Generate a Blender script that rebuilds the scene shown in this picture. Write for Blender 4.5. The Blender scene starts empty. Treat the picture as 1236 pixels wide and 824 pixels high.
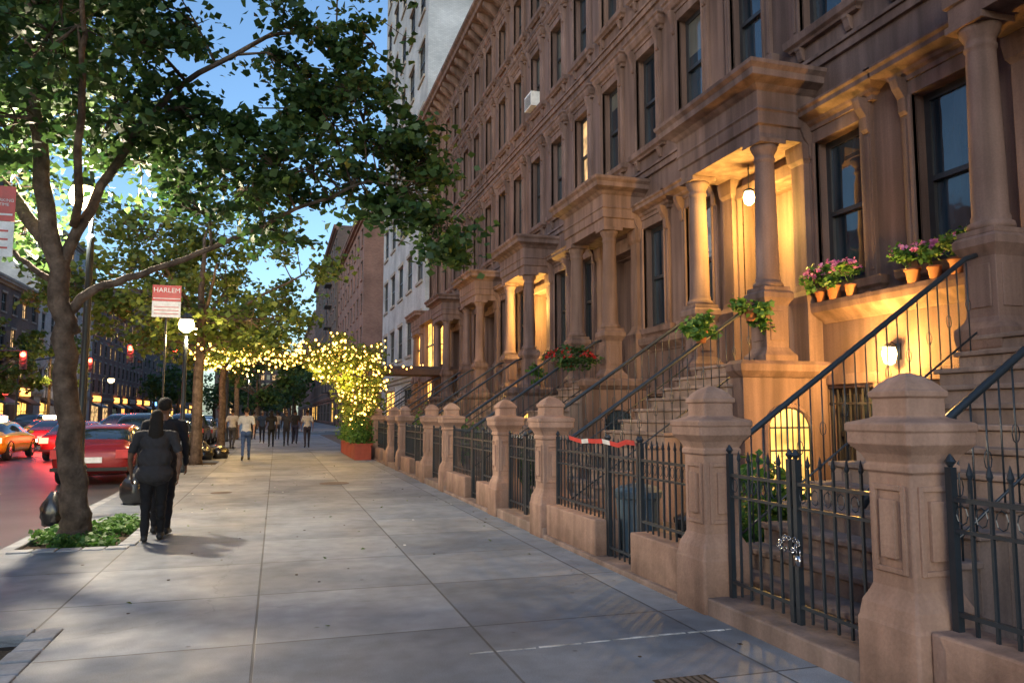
import bpy, bmesh, math, random
import numpy as np
from mathutils import Vector, Matrix
random.seed(7); np.random.seed(7)
scene=bpy.context.scene
COL=scene.collection

# ------------------------------------------------------------------ materials
def new_mat(name):
    m=bpy.data.materials.new(name); m.use_nodes=True
    nt=m.node_tree; b=nt.nodes['Principled BSDF']
    return m,nt,b
def N(nt,t,**k):
    n=nt.nodes.new(t)
    for a,v in k.items(): setattr(n,a,v)
    return n
def stone(name,c1,c2,scale=1.2,rough=0.85,bump=0.25,fine=45,streak=0.25,metal=0,spec=0.3,grime=0):
    m,nt,b=new_mat(name); L=nt.links.new
    g=N(nt,'ShaderNodeNewGeometry')
    n1=N(nt,'ShaderNodeTexNoise'); n1.inputs['Scale'].default_value=scale; n1.inputs['Detail'].default_value=6
    L(g.outputs['Position'],n1.inputs['Vector'])
    r=N(nt,'ShaderNodeValToRGB'); r.color_ramp.elements[0].position=.32; r.color_ramp.elements[1].position=.7
    r.color_ramp.elements[0].color=(*c1,1); r.color_ramp.elements[1].color=(*c2,1)
    L(n1.outputs['Fac'],r.inputs['Fac'])
    mp=N(nt,'ShaderNodeMapping'); mp.inputs['Scale'].default_value=(5,5,.35); L(g.outputs['Position'],mp.inputs['Vector'])
    n2=N(nt,'ShaderNodeTexNoise'); n2.inputs['Scale'].default_value=1.0; n2.inputs['Detail'].default_value=5; L(mp.outputs[0],n2.inputs['Vector'])
    mr=N(nt,'ShaderNodeMapRange'); mr.inputs[1].default_value=.35; mr.inputs[2].default_value=.7; mr.inputs[3].default_value=1-streak; mr.inputs[4].default_value=1+streak*.3
    L(n2.outputs['Fac'],mr.inputs[0])
    n3=N(nt,'ShaderNodeTexNoise'); n3.inputs['Scale'].default_value=fine; n3.inputs['Detail'].default_value=4; L(g.outputs['Position'],n3.inputs['Vector'])
    mr2=N(nt,'ShaderNodeMapRange'); mr2.inputs[3].default_value=.8; mr2.inputs[4].default_value=1.2; L(n3.outputs['Fac'],mr2.inputs[0])
    mu=N(nt,'ShaderNodeMath',operation='MULTIPLY'); L(mr.outputs[0],mu.inputs[0]); L(mr2.outputs[0],mu.inputs[1])
    fac=mu.outputs[0]
    if grime:
        sp=N(nt,'ShaderNodeSeparateXYZ'); L(g.outputs['Position'],sp.inputs[0])
        ng=N(nt,'ShaderNodeTexNoise'); ng.inputs['Scale'].default_value=6; L(g.outputs['Position'],ng.inputs['Vector'])
        ma=N(nt,'ShaderNodeMath',operation='MULTIPLY_ADD'); L(ng.outputs['Fac'],ma.inputs[0]); ma.inputs[1].default_value=-.5; L(sp.outputs['Z'],ma.inputs[2])
        mg=N(nt,'ShaderNodeMapRange'); mg.inputs[1].default_value=-.25; mg.inputs[2].default_value=.15; mg.inputs[3].default_value=1-grime; mg.inputs[4].default_value=1; L(ma.outputs[0],mg.inputs[0])
        m3=N(nt,'ShaderNodeMath',operation='MULTIPLY'); L(fac,m3.inputs[0]); L(mg.outputs[0],m3.inputs[1]); fac=m3.outputs[0]
    vm=N(nt,'ShaderNodeVectorMath',operation='SCALE'); L(r.outputs[0],vm.inputs[0]); L(fac,vm.inputs['Scale'])
    L(vm.outputs[0],b.inputs['Base Color'])
    b.inputs['Roughness'].default_value=rough; b.inputs['Metallic'].default_value=metal
    b.inputs['Specular IOR Level'].default_value=spec
    bp=N(nt,'ShaderNodeBump'); bp.inputs['Strength'].default_value=bump; bp.inputs['Distance'].default_value=.02
    L(n3.outputs['Fac'],bp.inputs['Height']); L(bp.outputs[0],b.inputs['Normal'])
    return m
def plain(name,c,rough=.5,metal=0,spec=.5,var=.15,scale=8):
    c=tuple(c); return stone(name,tuple(x*(1-var) for x in c),tuple(x*(1+var) for x in c),scale,rough,.05,60,.08,metal,spec)
def emis(name,c,s,noise=0,scale=3,base=(.05,.05,.05),sample=True):
    m,nt,b=new_mat(name); L=nt.links.new
    b.inputs['Base Color'].default_value=(*base,1)
    b.inputs['Emission Color'].default_value=(*c,1); b.inputs['Emission Strength'].default_value=s
    b.inputs['Roughness'].default_value=.3
    if not sample:
        try: m.cycles.emission_sampling='NONE'
        except Exception: pass
    if noise:
        g=N(nt,'ShaderNodeNewGeometry'); n=N(nt,'ShaderNodeTexNoise'); n.inputs['Scale'].default_value=scale
        L(g.outputs['Position'],n.inputs['Vector'])
        mr=N(nt,'ShaderNodeMapRange'); mr.inputs[1].default_value=.35; mr.inputs[2].default_value=.68; mr.inputs[3].default_value=s*(1-noise); mr.inputs[4].default_value=s*(1+noise)
        L(n.outputs['Fac'],mr.inputs[0]); L(mr.outputs[0],b.inputs['Emission Strength'])
    return m
def glassmat(name,c=(.012,.018,.026),var=3.0):
    m,nt,b=new_mat(name); L=nt.links.new
    g=N(nt,'ShaderNodeNewGeometry')
    mp=N(nt,'ShaderNodeMapping'); mp.inputs['Scale'].default_value=(1,2.2,.6); L(g.outputs['Position'],mp.inputs['Vector'])
    n=N(nt,'ShaderNodeTexNoise'); n.inputs['Scale'].default_value=1.3; n.inputs['Detail'].default_value=3; L(mp.outputs[0],n.inputs['Vector'])
    r=N(nt,'ShaderNodeValToRGB'); r.color_ramp.elements[0].position=.4; r.color_ramp.elements[1].position=.72
    r.color_ramp.elements[0].color=(*c,1); r.color_ramp.elements[1].color=(c[0]*var,c[1]*var,c[2]*var,1)
    L(n.outputs['Fac'],r.inputs['Fac']); L(r.outputs[0],b.inputs['Base Color'])
    b.inputs['Roughness'].default_value=.04; b.inputs['Specular IOR Level'].default_value=.9; b.inputs['IOR'].default_value=1.6
    n4=N(nt,'ShaderNodeTexNoise'); n4.inputs['Scale'].default_value=2.0; L(g.outputs['Position'],n4.inputs['Vector'])
    bp=N(nt,'ShaderNodeBump'); bp.inputs['Strength'].default_value=.08; bp.inputs['Distance'].default_value=.05
    L(n4.outputs['Fac'],bp.inputs['Height']); L(bp.outputs[0],b.inputs['Normal'])
    return m
def brickmat(name,c1,c2,mortar,bw=.22,bh=.075,rough=.9):
    m,nt,b=new_mat(name); L=nt.links.new
    g=N(nt,'ShaderNodeNewGeometry'); sp=N(nt,'ShaderNodeSeparateXYZ'); L(g.outputs['Position'],sp.inputs[0])
    ad=N(nt,'ShaderNodeMath',operation='ADD'); L(sp.outputs['X'],ad.inputs[0]); L(sp.outputs['Y'],ad.inputs[1])
    cb=N(nt,'ShaderNodeCombineXYZ'); L(ad.outputs[0],cb.inputs[0]); L(sp.outputs['Z'],cb.inputs[1])
    t=N(nt,'ShaderNodeTexBrick'); L(cb.outputs[0],t.inputs['Vector']); t.inputs['Scale'].default_value=1
    t.inputs['Brick Width'].default_value=bw; t.inputs['Row Height'].default_value=bh; t.inputs['Mortar Size'].default_value=.008
    t.inputs['Color1'].default_value=(*c1,1); t.inputs['Color2'].default_value=(*c2,1); t.inputs['Mortar'].default_value=(*mortar,1)
    n=N(nt,'ShaderNodeTexNoise'); n.inputs['Scale'].default_value=.5; n.inputs['Detail'].default_value=8; L(g.outputs['Position'],n.inputs['Vector'])
    mr=N(nt,'ShaderNodeMapRange'); mr.inputs[1].default_value=.3; mr.inputs[2].default_value=.7; mr.inputs[3].default_value=.65; mr.inputs[4].default_value=1.2; L(n.outputs['Fac'],mr.inputs[0])
    vm=N(nt,'ShaderNodeVectorMath',operation='SCALE'); L(t.outputs['Color'],vm.inputs[0]); L(mr.outputs[0],vm.inputs['Scale']); L(vm.outputs[0],b.inputs['Base Color'])
    b.inputs['Roughness'].default_value=rough
    return m
def sidewalkmat():
    m,nt,b=new_mat('concrete_flags'); L=nt.links.new
    g=N(nt,'ShaderNodeNewGeometry')
    mp=N(nt,'ShaderNodeMapping'); mp.inputs['Location'].default_value=(.1,.35,0); L(g.outputs['Position'],mp.inputs['Vector'])
    t=N(nt,'ShaderNodeTexBrick'); t.offset=0; t.squash=1; L(mp.outputs[0],t.inputs['Vector']); t.inputs['Scale'].default_value=1
    t.inputs['Brick Width'].default_value=1.52; t.inputs['Row Height'].default_value=1.5; t.inputs['Mortar Size'].default_value=.011; t.inputs['Mortar Smooth'].default_value=.4
    t.inputs['Color1'].default_value=(.155,.178,.215,1); t.inputs['Color2'].default_value=(.265,.29,.33,1); t.inputs['Mortar'].default_value=(.07,.075,.085,1)
    def noi(s,d,lo,hi,a,c,dist=0):
        n=N(nt,'ShaderNodeTexNoise'); n.inputs['Scale'].default_value=s; n.inputs['Detail'].default_value=d; n.inputs['Distortion'].default_value=dist
        L(g.outputs['Position'],n.inputs['Vector'])
        mr=N(nt,'ShaderNodeMapRange'); mr.inputs[1].default_value=lo; mr.inputs[2].default_value=hi; mr.inputs[3].default_value=a; mr.inputs[4].default_value=c
        L(n.outputs['Fac'],mr.inputs[0]); return mr.outputs[0],n.outputs['Fac']
    a,_=noi(.7,8,.3,.7,.66,1.16,.5); c,_=noi(5,8,.3,.7,.8,1.14); f,ff=noi(120,3,.3,.7,.78,1.18)
    v=N(nt,'ShaderNodeTexVoronoi'); v.inputs['Scale'].default_value=2.6; L(g.outputs['Position'],v.inputs['Vector'])
    vr=N(nt,'ShaderNodeMapRange'); vr.inputs[1].default_value=.035; vr.inputs[2].default_value=.06; vr.inputs[3].default_value=.5; vr.inputs[4].default_value=1; L(v.outputs['Distance'],vr.inputs[0])
    nd=N(nt,'ShaderNodeTexNoise'); nd.inputs['Scale'].default_value=3.5; nd.inputs['Detail'].default_value=6; L(g.outputs['Position'],nd.inputs['Vector'])
    va=N(nt,'ShaderNodeVectorMath',operation='MULTIPLY_ADD'); L(nd.outputs['Color'],va.inputs[0]); va.inputs[1].default_value=(.4,.4,0); L(g.outputs['Position'],va.inputs[2])
    vc=N(nt,'ShaderNodeTexVoronoi'); vc.feature='DISTANCE_TO_EDGE'; vc.inputs['Scale'].default_value=.25; L(va.outputs[0],vc.inputs['Vector'])
    vcr=N(nt,'ShaderNodeMapRange'); vcr.inputs[1].default_value=.0006; vcr.inputs[2].default_value=.0018; vcr.inputs[3].default_value=.72; vcr.inputs[4].default_value=1; L(vc.outputs['Distance'],vcr.inputs[0])
    x=a
    for o in (c,f,vr.outputs[0],vcr.outputs[0]):
        mm=N(nt,'ShaderNodeMath',operation='MULTIPLY'); L(x,mm.inputs[0]); L(o,mm.inputs[1]); x=mm.outputs[0]
    vm=N(nt,'ShaderNodeVectorMath',operation='SCALE'); L(t.outputs['Color'],vm.inputs[0]); L(x,vm.inputs['Scale']); L(vm.outputs[0],b.inputs['Base Color'])
    rr,_=noi(1.5,6,.3,.7,.5,.8); L(rr,b.inputs['Roughness'])
    mx=N(nt,'ShaderNodeMath',operation='SUBTRACT'); L(ff,mx.inputs[0]); L(t.outputs['Fac'],mx.inputs[1])
    bp=N(nt,'ShaderNodeBump'); bp.inputs['Strength'].default_value=.35; bp.inputs['Distance'].default_value=.008; L(mx.outputs[0],bp.inputs['Height']); L(bp.outputs[0],b.inputs['Normal'])
    return m
def leafmat(name,c1,c2,trans=.35):
    m,nt,b=new_mat(name); L=nt.links.new
    g=N(nt,'ShaderNodeNewGeometry'); r=N(nt,'ShaderNodeValToRGB')
    r.color_ramp.elements[0].color=(*c1,1); r.color_ramp.elements[1].color=(*c2,1)
    L(g.outputs['Random Per Island'],r.inputs['Fac']); L(r.outputs[0],b.inputs['Base Color']); b.inputs['Roughness'].default_value=.55
    t=N(nt,'ShaderNodeBsdfTranslucent'); L(r.outputs[0],t.inputs['Color'])
    mx=N(nt,'ShaderNodeMixShader'); mx.inputs[0].default_value=trans; L(b.outputs[0],mx.inputs[1]); L(t.outputs[0],mx.inputs[2])
    L(mx.outputs[0],nt.nodes['Material Output'].inputs['Surface']); return m

M={}
for i,(a,b_) in enumerate([((.152,.094,.079),(.215,.139,.118)),((.13,.083,.072),(.19,.126,.11)),((.158,.096,.077),(.225,.143,.116)),((.14,.09,.081),(.205,.139,.126))]):
    M['brown%d'%i]=stone('brownstone',a,b_,.5,streak=.42)
    M['trim%d'%i]=stone('brownstone_trim',tuple(x*1.12 for x in a),tuple(x*1.15 for x in b_),.9,streak=.45)
M['step']=stone('stoop_stone',(.19,.135,.115),(.30,.22,.19),1.5,streak=.35)
M['post']=stone('post_stone',(.31,.192,.148),(.42,.275,.215),2.0,streak=.32,grime=.45)
M['iron']=plain('iron_paint',(.02,.028,.038),.35,0,.6)
M['frame']=plain('window_frame_paint',(.03,.03,.034),.45)
M['glass']=glassmat('window_glass',(.012,.02,.03))
M['blind']=glassmat('glass_with_blind',(.10,.10,.09),1.6)
M['glow']=emis('lit_interior',(1,.53,.11),2.4,.6,2.2)
M['glow2']=emis('lit_interior_soft',(1,.6,.25),.9,.8,2.5)
M['lampg']=emis('lamp_globe_glass',(1,.70,.30),14,sample=False)
M['bulb']=emis('string_bulb',(1,.50,.10),11,sample=False)
M['side']=sidewalkmat()
M['kerb']=stone('granite_kerb',(.28,.29,.31),(.4,.41,.43),3)
M['asph']=stone('asphalt',(.045,.045,.05),(.08,.08,.085),.8,.45,.4,80,.0)
M['ground']=stone('ground_earth',(.05,.05,.05),(.08,.08,.08),.2)
M['soil']=stone('soil',(.04,.027,.017),(.09,.062,.04),6,.95,.8,30)
M['area']=stone('areaway_flags',(.13,.10,.085),(.2,.16,.135),1.5)
M['chalk']=stone('chalk_seam',(.25,.25,.25),(.72,.72,.72),9,.9,.1,60,.4)
M['white']=plain('road_paint',(.6,.6,.58),.6)
M['yellowp']=plain('yellow_road_paint',(.5,.33,.05),.6)
M['bark']=stone('bark',(.08,.055,.04),(.21,.15,.11),7,.95,1.0,28,.4)
M['leaf']=leafmat('leaf_green',(.02,.06,.018),(.085,.155,.035))
M['leaf2']=leafmat('leaf_yellow_green',(.06,.11,.02),(.17,.23,.04))
M['leaf3']=leafmat('leaf_fresh',(.04,.12,.02),(.12,.25,.05))
M['pink']=leafmat('petal_pink',(.5,.10,.36),(.75,.35,.65)); M['red']=leafmat('petal_red',(.4,.01,.01),(.65,.05,.04))
M['greyb']=brickmat('grey_brick',(.34,.35,.37),(.43,.44,.45),(.48,.48,.48))
M['whiteb']=brickmat('painted_brick',(.46,.48,.5),(.55,.57,.58),(.38,.38,.4))
M['redb']=brickmat('red_brick',(.19,.085,.065),(.26,.125,.095),(.2,.17,.15))
M['dkb']=brickmat('dark_brick',(.09,.06,.055),(.13,.085,.075),(.12,.11,.1))
M['tan']=stone('limestone',(.3,.26,.22),(.4,.36,.31),.8)
M['rubber']=plain('rubber',(.02,.02,.02),.8)
M['chrome']=plain('chrome',(.5,.5,.52),.2,1)
M['tail']=emis('tail_light',(1,.035,.02),30,sample=False)
M['head']=emis('head_light',(1,.8,.5),20,sample=False)
M['sigred']=emis('signal_red',(1,.05,.025),34,sample=False)
M['neon_o']=emis('sign_orange',(1,.4,.08),4,.4,4,sample=False); M['neon_r']=emis('sign_neon_red',(1,.05,.04),5,sample=False); M['neon_b']=emis('sign_blue',(.2,.5,1),3,sample=False)
M['terra']=plain('terracotta',(.3,.12,.06),.8)
M['bin']=plain('bin_plastic',(.07,.12,.17),.5); M['bag']=plain('bag_plastic',(.012,.012,.014),.25,0,.8)
M['signr']=plain('sign_red',(.5,.03,.03),.4); M['signw']=plain('sign_white',(.72,.72,.72),.4)
M['tape']=plain('tape_red',(.6,.04,.03),.4)
M['orange']=plain('planter_red',(.3,.055,.03),.7)
M['canopy']=plain('canopy_cloth',(.1,.055,.04),.8)

# ------------------------------------------------------------------ mesh builder
class MB:
    def __init__(s): s.v=[]; s.f=[]; s.m=[]
    def add(s,vs,fs,m=0):
        o=len(s.v); s.v+= [tuple(v) for v in vs]; s.f+=[tuple(i+o for i in f) for f in fs]
        s.m+=[m]*len(fs)
    def quad(s,a,b,c,d,m=0): s.add([a,b,c,d],[(0,1,2,3)],m)
    def box(s,x0,x1,y0,y1,z0,z1,m=0):
        s.add([(x0,y0,z0),(x1,y0,z0),(x1,y1,z0),(x0,y1,z0),(x0,y0,z1),(x1,y0,z1),(x1,y1,z1),(x0,y1,z1)],
              [(3,2,1,0),(4,5,6,7),(0,1,5,4),(1,2,6,5),(2,3,7,6),(3,0,4,7)],m)
    def rings(s,rings,m=0,cap=True):
        n=len(rings[0]); vs=[p for r in rings for p in r]; fs=[]
        for i in range(len(rings)-1):
            for j in range(n):
                a=i*n+j; b=i*n+(j+1)%n; fs.append((a,b,b+n,a+n))
        if cap: fs.append(tuple(range(n-1,-1,-1))); fs.append(tuple((len(rings)-1)*n+j for j in range(n)))
        s.add(vs,fs,m)
    def rect(s,cx,cy,prof,m=0,ratio=1,ch=0):
        R=[]
        for h,z in prof:
            hx=h; hy=h*ratio; c=h*ch
            if ch: R.append([(cx-hx+c,cy-hy,z),(cx+hx-c,cy-hy,z),(cx+hx,cy-hy+c,z),(cx+hx,cy+hy-c,z),(cx+hx-c,cy+hy,z),(cx-hx+c,cy+hy,z),(cx-hx,cy+hy-c,z),(cx-hx,cy-hy+c,z)])
            else: R.append([(cx-hx,cy-hy,z),(cx+hx,cy-hy,z),(cx+hx,cy+hy,z),(cx-hx,cy+hy,z)])
        s.rings(R,m)
    def mold(s,xw,xf,y0,y1,prof,m=0):
        s.rings([[(xf-p,y0-p,z),(xw,y0-p,z),(xw,y1+p,z),(xf-p,y1+p,z)] for p,z in prof],m)
    def lathe(s,cx,cy,prof,n=20,m=0):
        s.rings([[(cx+r*math.cos(2*math.pi*j/n),cy+r*math.sin(2*math.pi*j/n),z) for j in range(n)] for r,z in prof],m)
    def path(s,pts,rad,n=8,m=0):
        P=[Vector(p) for p in pts]; R=[]; up=None
        for i,p in enumerate(P):
            d=(P[min(i+1,len(P)-1)]-P[max(i-1,0)])
            if d.length<1e-9: d=Vector((0,0,1))
            d.normalize()
            if up is None:
                a=Vector((1,0,0)) if abs(d.x)<.8 else Vector((0,1,0)); u=d.cross(a).normalized()
            else:
                u=(up-d*up.dot(d)); u=u.normalized() if u.length>1e-6 else d.orthogonal().normalized()
            up=u; w=d.cross(u); r=rad[i] if hasattr(rad,'__len__') else rad
            R.append([p+u*(r*math.cos(2*math.pi*j/n))+w*(r*math.sin(2*math.pi*j/n)) for j in range(n)])
        s.rings(R,m)
    def ell(s,c,r,m=0,n=10,k=7,rot=None):
        R=[]
        for i in range(k+1):
            t=math.pi*(i/k); t=min(max(t,.02),math.pi-.02)
            R.append([Vector((r[0]*math.sin(t)*math.cos(2*math.pi*j/n),r[1]*math.sin(t)*math.sin(2*math.pi*j/n),-r[2]*math.cos(t))) for j in range(n)])
        c=Vector(c)
        R=[[ (rot@p if rot else p)+c for p in q] for q in R]
        s.rings(R,m)
    def wall(s,O,U,V,Nn,W,H,ops,depth,m=0,mr=0):
        O=Vector(O);U=Vector(U);V=Vector(V);Nn=Vector(Nn)
        us=sorted({0,W}|{o[0] for o in ops}|{o[1] for o in ops}); vs=sorted({0,H}|{o[2] for o in ops}|{o[3] for o in ops})
        for i in range(len(us)-1):
            for j in range(len(vs)-1):
                cu=(us[i]+us[i+1])/2; cv=(vs[j]+vs[j+1])/2
                if any(o[0]<cu<o[1] and o[2]<cv<o[3] for o in ops): continue
                s.quad(O+U*us[i]+V*vs[j],O+U*us[i+1]+V*vs[j],O+U*us[i+1]+V*vs[j+1],O+U*us[i]+V*vs[j+1],m)
        D=-Nn*depth
        for o in ops:
            c=[O+U*o[0]+V*o[2],O+U*o[1]+V*o[2],O+U*o[1]+V*o[3],O+U*o[0]+V*o[3]]
            for q in range(4):
                a=c[q];b=c[(q+1)%4]; s.quad(a,b,b+D,a+D,mr)
    def obj(s,name,mats,parent=None,smooth=False,bevel=0,loc=None):
        me=bpy.data.meshes.new(name); me.from_pydata(s.v,[],s.f)
        for k in mats: me.materials.append(M[k] if isinstance(k,str) else k)
        me.polygons.foreach_set('material_index',s.m)
        if smooth: me.polygons.foreach_set('use_smooth',[True]*len(s.f))
        me.update(); ob=bpy.data.objects.new(name,me); COL.objects.link(ob)
        if parent: ob.parent=parent
        if loc: ob.location=loc
        if bevel:
            b=ob.modifiers.new('bevel','BEVEL'); b.width=bevel; b.segments=2; b.limit_method='ANGLE'; b.angle_limit=math.radians(40)
        return ob
def empty(name,loc=(0,0,0)):
    e=bpy.data.objects.new(name,None); COL.objects.link(e); e.location=loc; e.empty_display_size=.2; return e
def point(name,loc,power,col=(1,.7,.35),r=.08,parent=None):
    l=bpy.data.lights.new(name,'POINT'); l.energy=power; l.color=col; l.shadow_soft_size=r
    o=bpy.data.objects.new(name,l); COL.objects.link(o); o.location=loc
    if parent: o.parent=parent; o.location=Vector(loc)-parent.location
    return o

# ------------------------------------------------------------------ leaves / trees
def leaves(name,P,size,mat,parent=None,up=.5,flat=.6):
    P=np.asarray(P,dtype=np.float64); n=len(P)
    a=np.random.normal(size=(n,3)); a[:,2]*=.5; a/=np.linalg.norm(a,axis=1)[:,None]+1e-9
    nn=np.random.normal(size=(n,3))*flat; nn[:,2]+=up; nn-=a*(nn*a).sum(1)[:,None]; nn/=np.linalg.norm(nn,axis=1)[:,None]+1e-9
    b=np.cross(nn,a); s=(size*np.random.uniform(.6,1.3,n))[:,None]
    V=np.stack([P-a*s*.5,P+b*s*.42+nn*s*.12-a*s*.05,P+a*s*.55,P-b*s*.42+nn*s*.12-a*s*.05],1).reshape(-1,3)
    me=bpy.data.meshes.new(name); me.vertices.add(4*n); me.vertices.foreach_set('co',V.ravel())
    me.loops.add(4*n); me.loops.foreach_set('vertex_index',np.arange(4*n,dtype=np.int32))
    me.polygons.add(n); me.polygons.foreach_set('loop_start',np.arange(0,4*n,4,dtype=np.int32)); me.polygons.foreach_set('loop_total',np.full(n,4,dtype=np.int32))
    me.materials.append(M[mat]); me.update(); me.validate()
    o=bpy.data.objects.new(name,me); COL.objects.link(o)
    if parent: o.parent=parent
    return o
def rnd_in(r):
    while True:
        v=Vector((random.uniform(-1,1),random.uniform(-1,1),random.uniform(-1,1)))
        if v.length<=1: return Vector((v.x*r[0],v.y*r[1],v.z*r[2]))
def tree(name,limbs,blobs,leaf='leaf',size=.15,twigs=22,lpt=55,spread=.24,n=8):
    e=empty(name); mb=MB(); nodes=[]
    for l in limbs:
        pts=[];rr=[]
        for i in range(len(l)-1):
            a=Vector(l[i][:3]);b=Vector(l[i+1][:3])
            for t in range(5):
                u=t/5; j=.02 if i or t else 0
                pts.append(a.lerp(b,u)+Vector((random.gauss(0,j),random.gauss(0,j),0))); rr.append(l[i][3]*(1-u)+l[i+1][3]*u)
        pts.append(Vector(l[-1][:3])); rr.append(l[-1][3]); mb.path(pts,rr,10)
        nodes+=[(p,r) for p,r in zip(pts,rr)]
    zmin=min(b[2]-b[3]*1.3 for b in blobs)
    cand=[q for q in nodes if q[0].z>zmin-1.2] or nodes
    LP=[]
    for bl in blobs:
        c=Vector(bl[:3]); r=bl[3]; dens=bl[4] if len(bl)>4 else 1
        st=min(cand,key=lambda q:(q[0]-c).length+max(0,q[0].z-c.z)*2)
        p0=st[0]; r0=min(st[1]*.7,.05)
        mid=p0.lerp(c,.5)+Vector((random.gauss(0,.12),random.gauss(0,.12),.15))
        pts=[p0,p0.lerp(mid,.5),mid,mid.lerp(c,.5),c]; mb.path(pts,[r0,r0*.85,r0*.65,r0*.5,r0*.35],6)
        for k in range(int(twigs*max(r,.5)**1.7*dens)):
            f=1.1 if random.random()<.8 else 1.45
            d=rnd_in((r,r,r*.72)); q=c+d*f; s0=random.choice(pts[2:])
            m2=s0.lerp(q,.5)+Vector((random.gauss(0,.06),random.gauss(0,.06),random.gauss(.04,.05)))
            mb.path([s0,m2,q],[.014,.009,.004],4)
            k2=int(lpt*random.uniform(.4,1.5)*(1 if f<1.2 else .6)); sp=spread*random.uniform(.5,1.2)*(1 if f<1.2 else .7)
            dirv=(q-m2)
            for _ in range(k2):
                u=random.uniform(-.5,.5)
                LP.append((q.x+dirv.x*u+random.gauss(0,sp),q.y+dirv.y*u+random.gauss(0,sp),q.z+dirv.z*u+random.gauss(0,sp*.5)-.03))
    mb.obj('trunk_and_limbs',['bark'],e,True)
    leaves('crown_leaves',LP,size,leaf,e)
    return e,LP

# ------------------------------------------------------------------ ground
mb=MB(); mb.quad((-1500,-1500,-.15),(1500,-1500,-.15),(1500,1500,-.15),(-1500,1500,-.15)); mb.obj('ground',['ground'])
KX=-3.0; FX=3.45; WX=8.15; P=6.0
mb=MB(); mb.quad((-21,-40,-.135),(KX,-40,-.135),(KX,600,-.135),(-21,600,-.135)); mb.quad((KX,61.6,-.135),(60,61.6,-.135),(60,74.4,-.135),(KX,74.4,-.135)); mb.quad((-21,61.6,-.135),(-80,61.6,-.135),(-80,74.4,-.135),(-21,74.4,-.135)); mb.obj('road',['asph'])
mb=MB()
for y in range(-20,200,9):
    for x in (-5.6,-8.9,-15.2,-18.4): mb.box(x-.06,x+.06,y,y+3,-.134,-.130,0)
mb.box(-12.2,-12.08,-40,60,-.134,-.130,1); mb.box(-11.95,-11.83,-40,60,-.134,-.130,1)
for i in range(18): mb.box(-20.6+i*.98,-20.1+i*.98,58,61,-.1335,-.1295,0)
mb.obj('road_markings',['white','yellowp'])
pits=[(-2.85,-1.62,3.9,6.25),(-2.85,-1.75,10.2,12.5),(-2.85,-1.75,25.4,27.6),(-2.85,-1.75,37,39.2),(-2.85,-1.75,50,52)]
mb=MB()
mb.wall((KX+.16,-30,0),(1,0,0),(0,1,0),(0,0,1),FX-.2-(KX+.16),91.4,[(a-KX-.16+.001,b-KX-.16,c+30,d+30) for a,b,c,d in pits],.12)
mb.box(KX+.16,FX-.2,-30,61.4,-.3,-.13)
mb.obj('sidewalk',['side'])
mb=MB()
y=-30
while y<61.3: mb.box(KX,KX+.155,y,min(y+1.79,61.4),-.3,.004); y+=1.8
mb.obj('kerb',['kerb'],bevel=.015)
mb=MB()
for a,b,c,d in pits: mb.box(a,b,c,d,-.2,-.045)
mb.obj('tree_pit_soil',['soil'])
mb=MB()
for a,b,c,d in pits:
    s=c
    while s<d-.05:
        mb.box(b+.004,b+.19,s+.008,min(s+.24,d+.1)-.008,-.1,.016+random.uniform(-.004,.008)); s+=.25
    for yy in (c-.2,d+.004):
        s=a
        while s<b+.15: mb.box(s+.008,min(s+.24,b+.19),yy,yy+.19,-.1,.017+random.uniform(-.004,.008)); s+=.25
mb.obj('tree_pit_pavers',['kerb'],bevel=.01)
mb=MB(); mb.box(FX-.2,60,-30,61.4,-.3,-.002); mb.obj('areaway_pavement',['area'])
mb=MB(); mb.box(KX,60,74.6,600,-.3,.0); mb.box(-80,-21,-40,61.4,-.3,0); mb.box(-80,-21,74.6,600,-.3,0); mb.obj('pavement',['side'])
mb=MB(); mb.lathe(1.3,18,[(.33,-.01),(.33,.006),(.3,.008)],24); mb.lathe(-1.0,16.5,[(.2,-.01),(.2,.005)],20)
mb.obj('manhole_cover',['area'])
mb=MB(); mb.box(2.15,2.5,3.98,4.22,-.01,.004,0)
for i in range(7): mb.box(2.18+i*.045,2.2+i*.045,4.0,4.2,.0,.010,1)
mb.obj('drain_grate',['soil','area'])
mb=MB()
s0=random.Random(4); x=1.25
while x<3.18:
    l=s0.uniform(.05,.22); wv=s0.uniform(.007,.015); yy=5.03+s0.uniform(-.004,.004)+.012*math.sin(x*3)
    mb.box(x,min(x+l,3.2),yy-wv,yy+wv,-.01,.0035); x+=l+s0.uniform(.0,.03)
mb.obj('pavement_chalk_line',['chalk'])
mb=MB(); s0=random.Random(3)
for i in range(80):
    x=s0.uniform(-2.6,3.1);y=s0.uniform(3,22); r=s0.uniform(.012,.03); mb.box(x,x+r,y,y+r*s0.uniform(.6,1.8),-.005,s0.uniform(.002,.006),s0.choice([0,1,1]))
mb.obj('litter',['signw','soil'])

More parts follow.
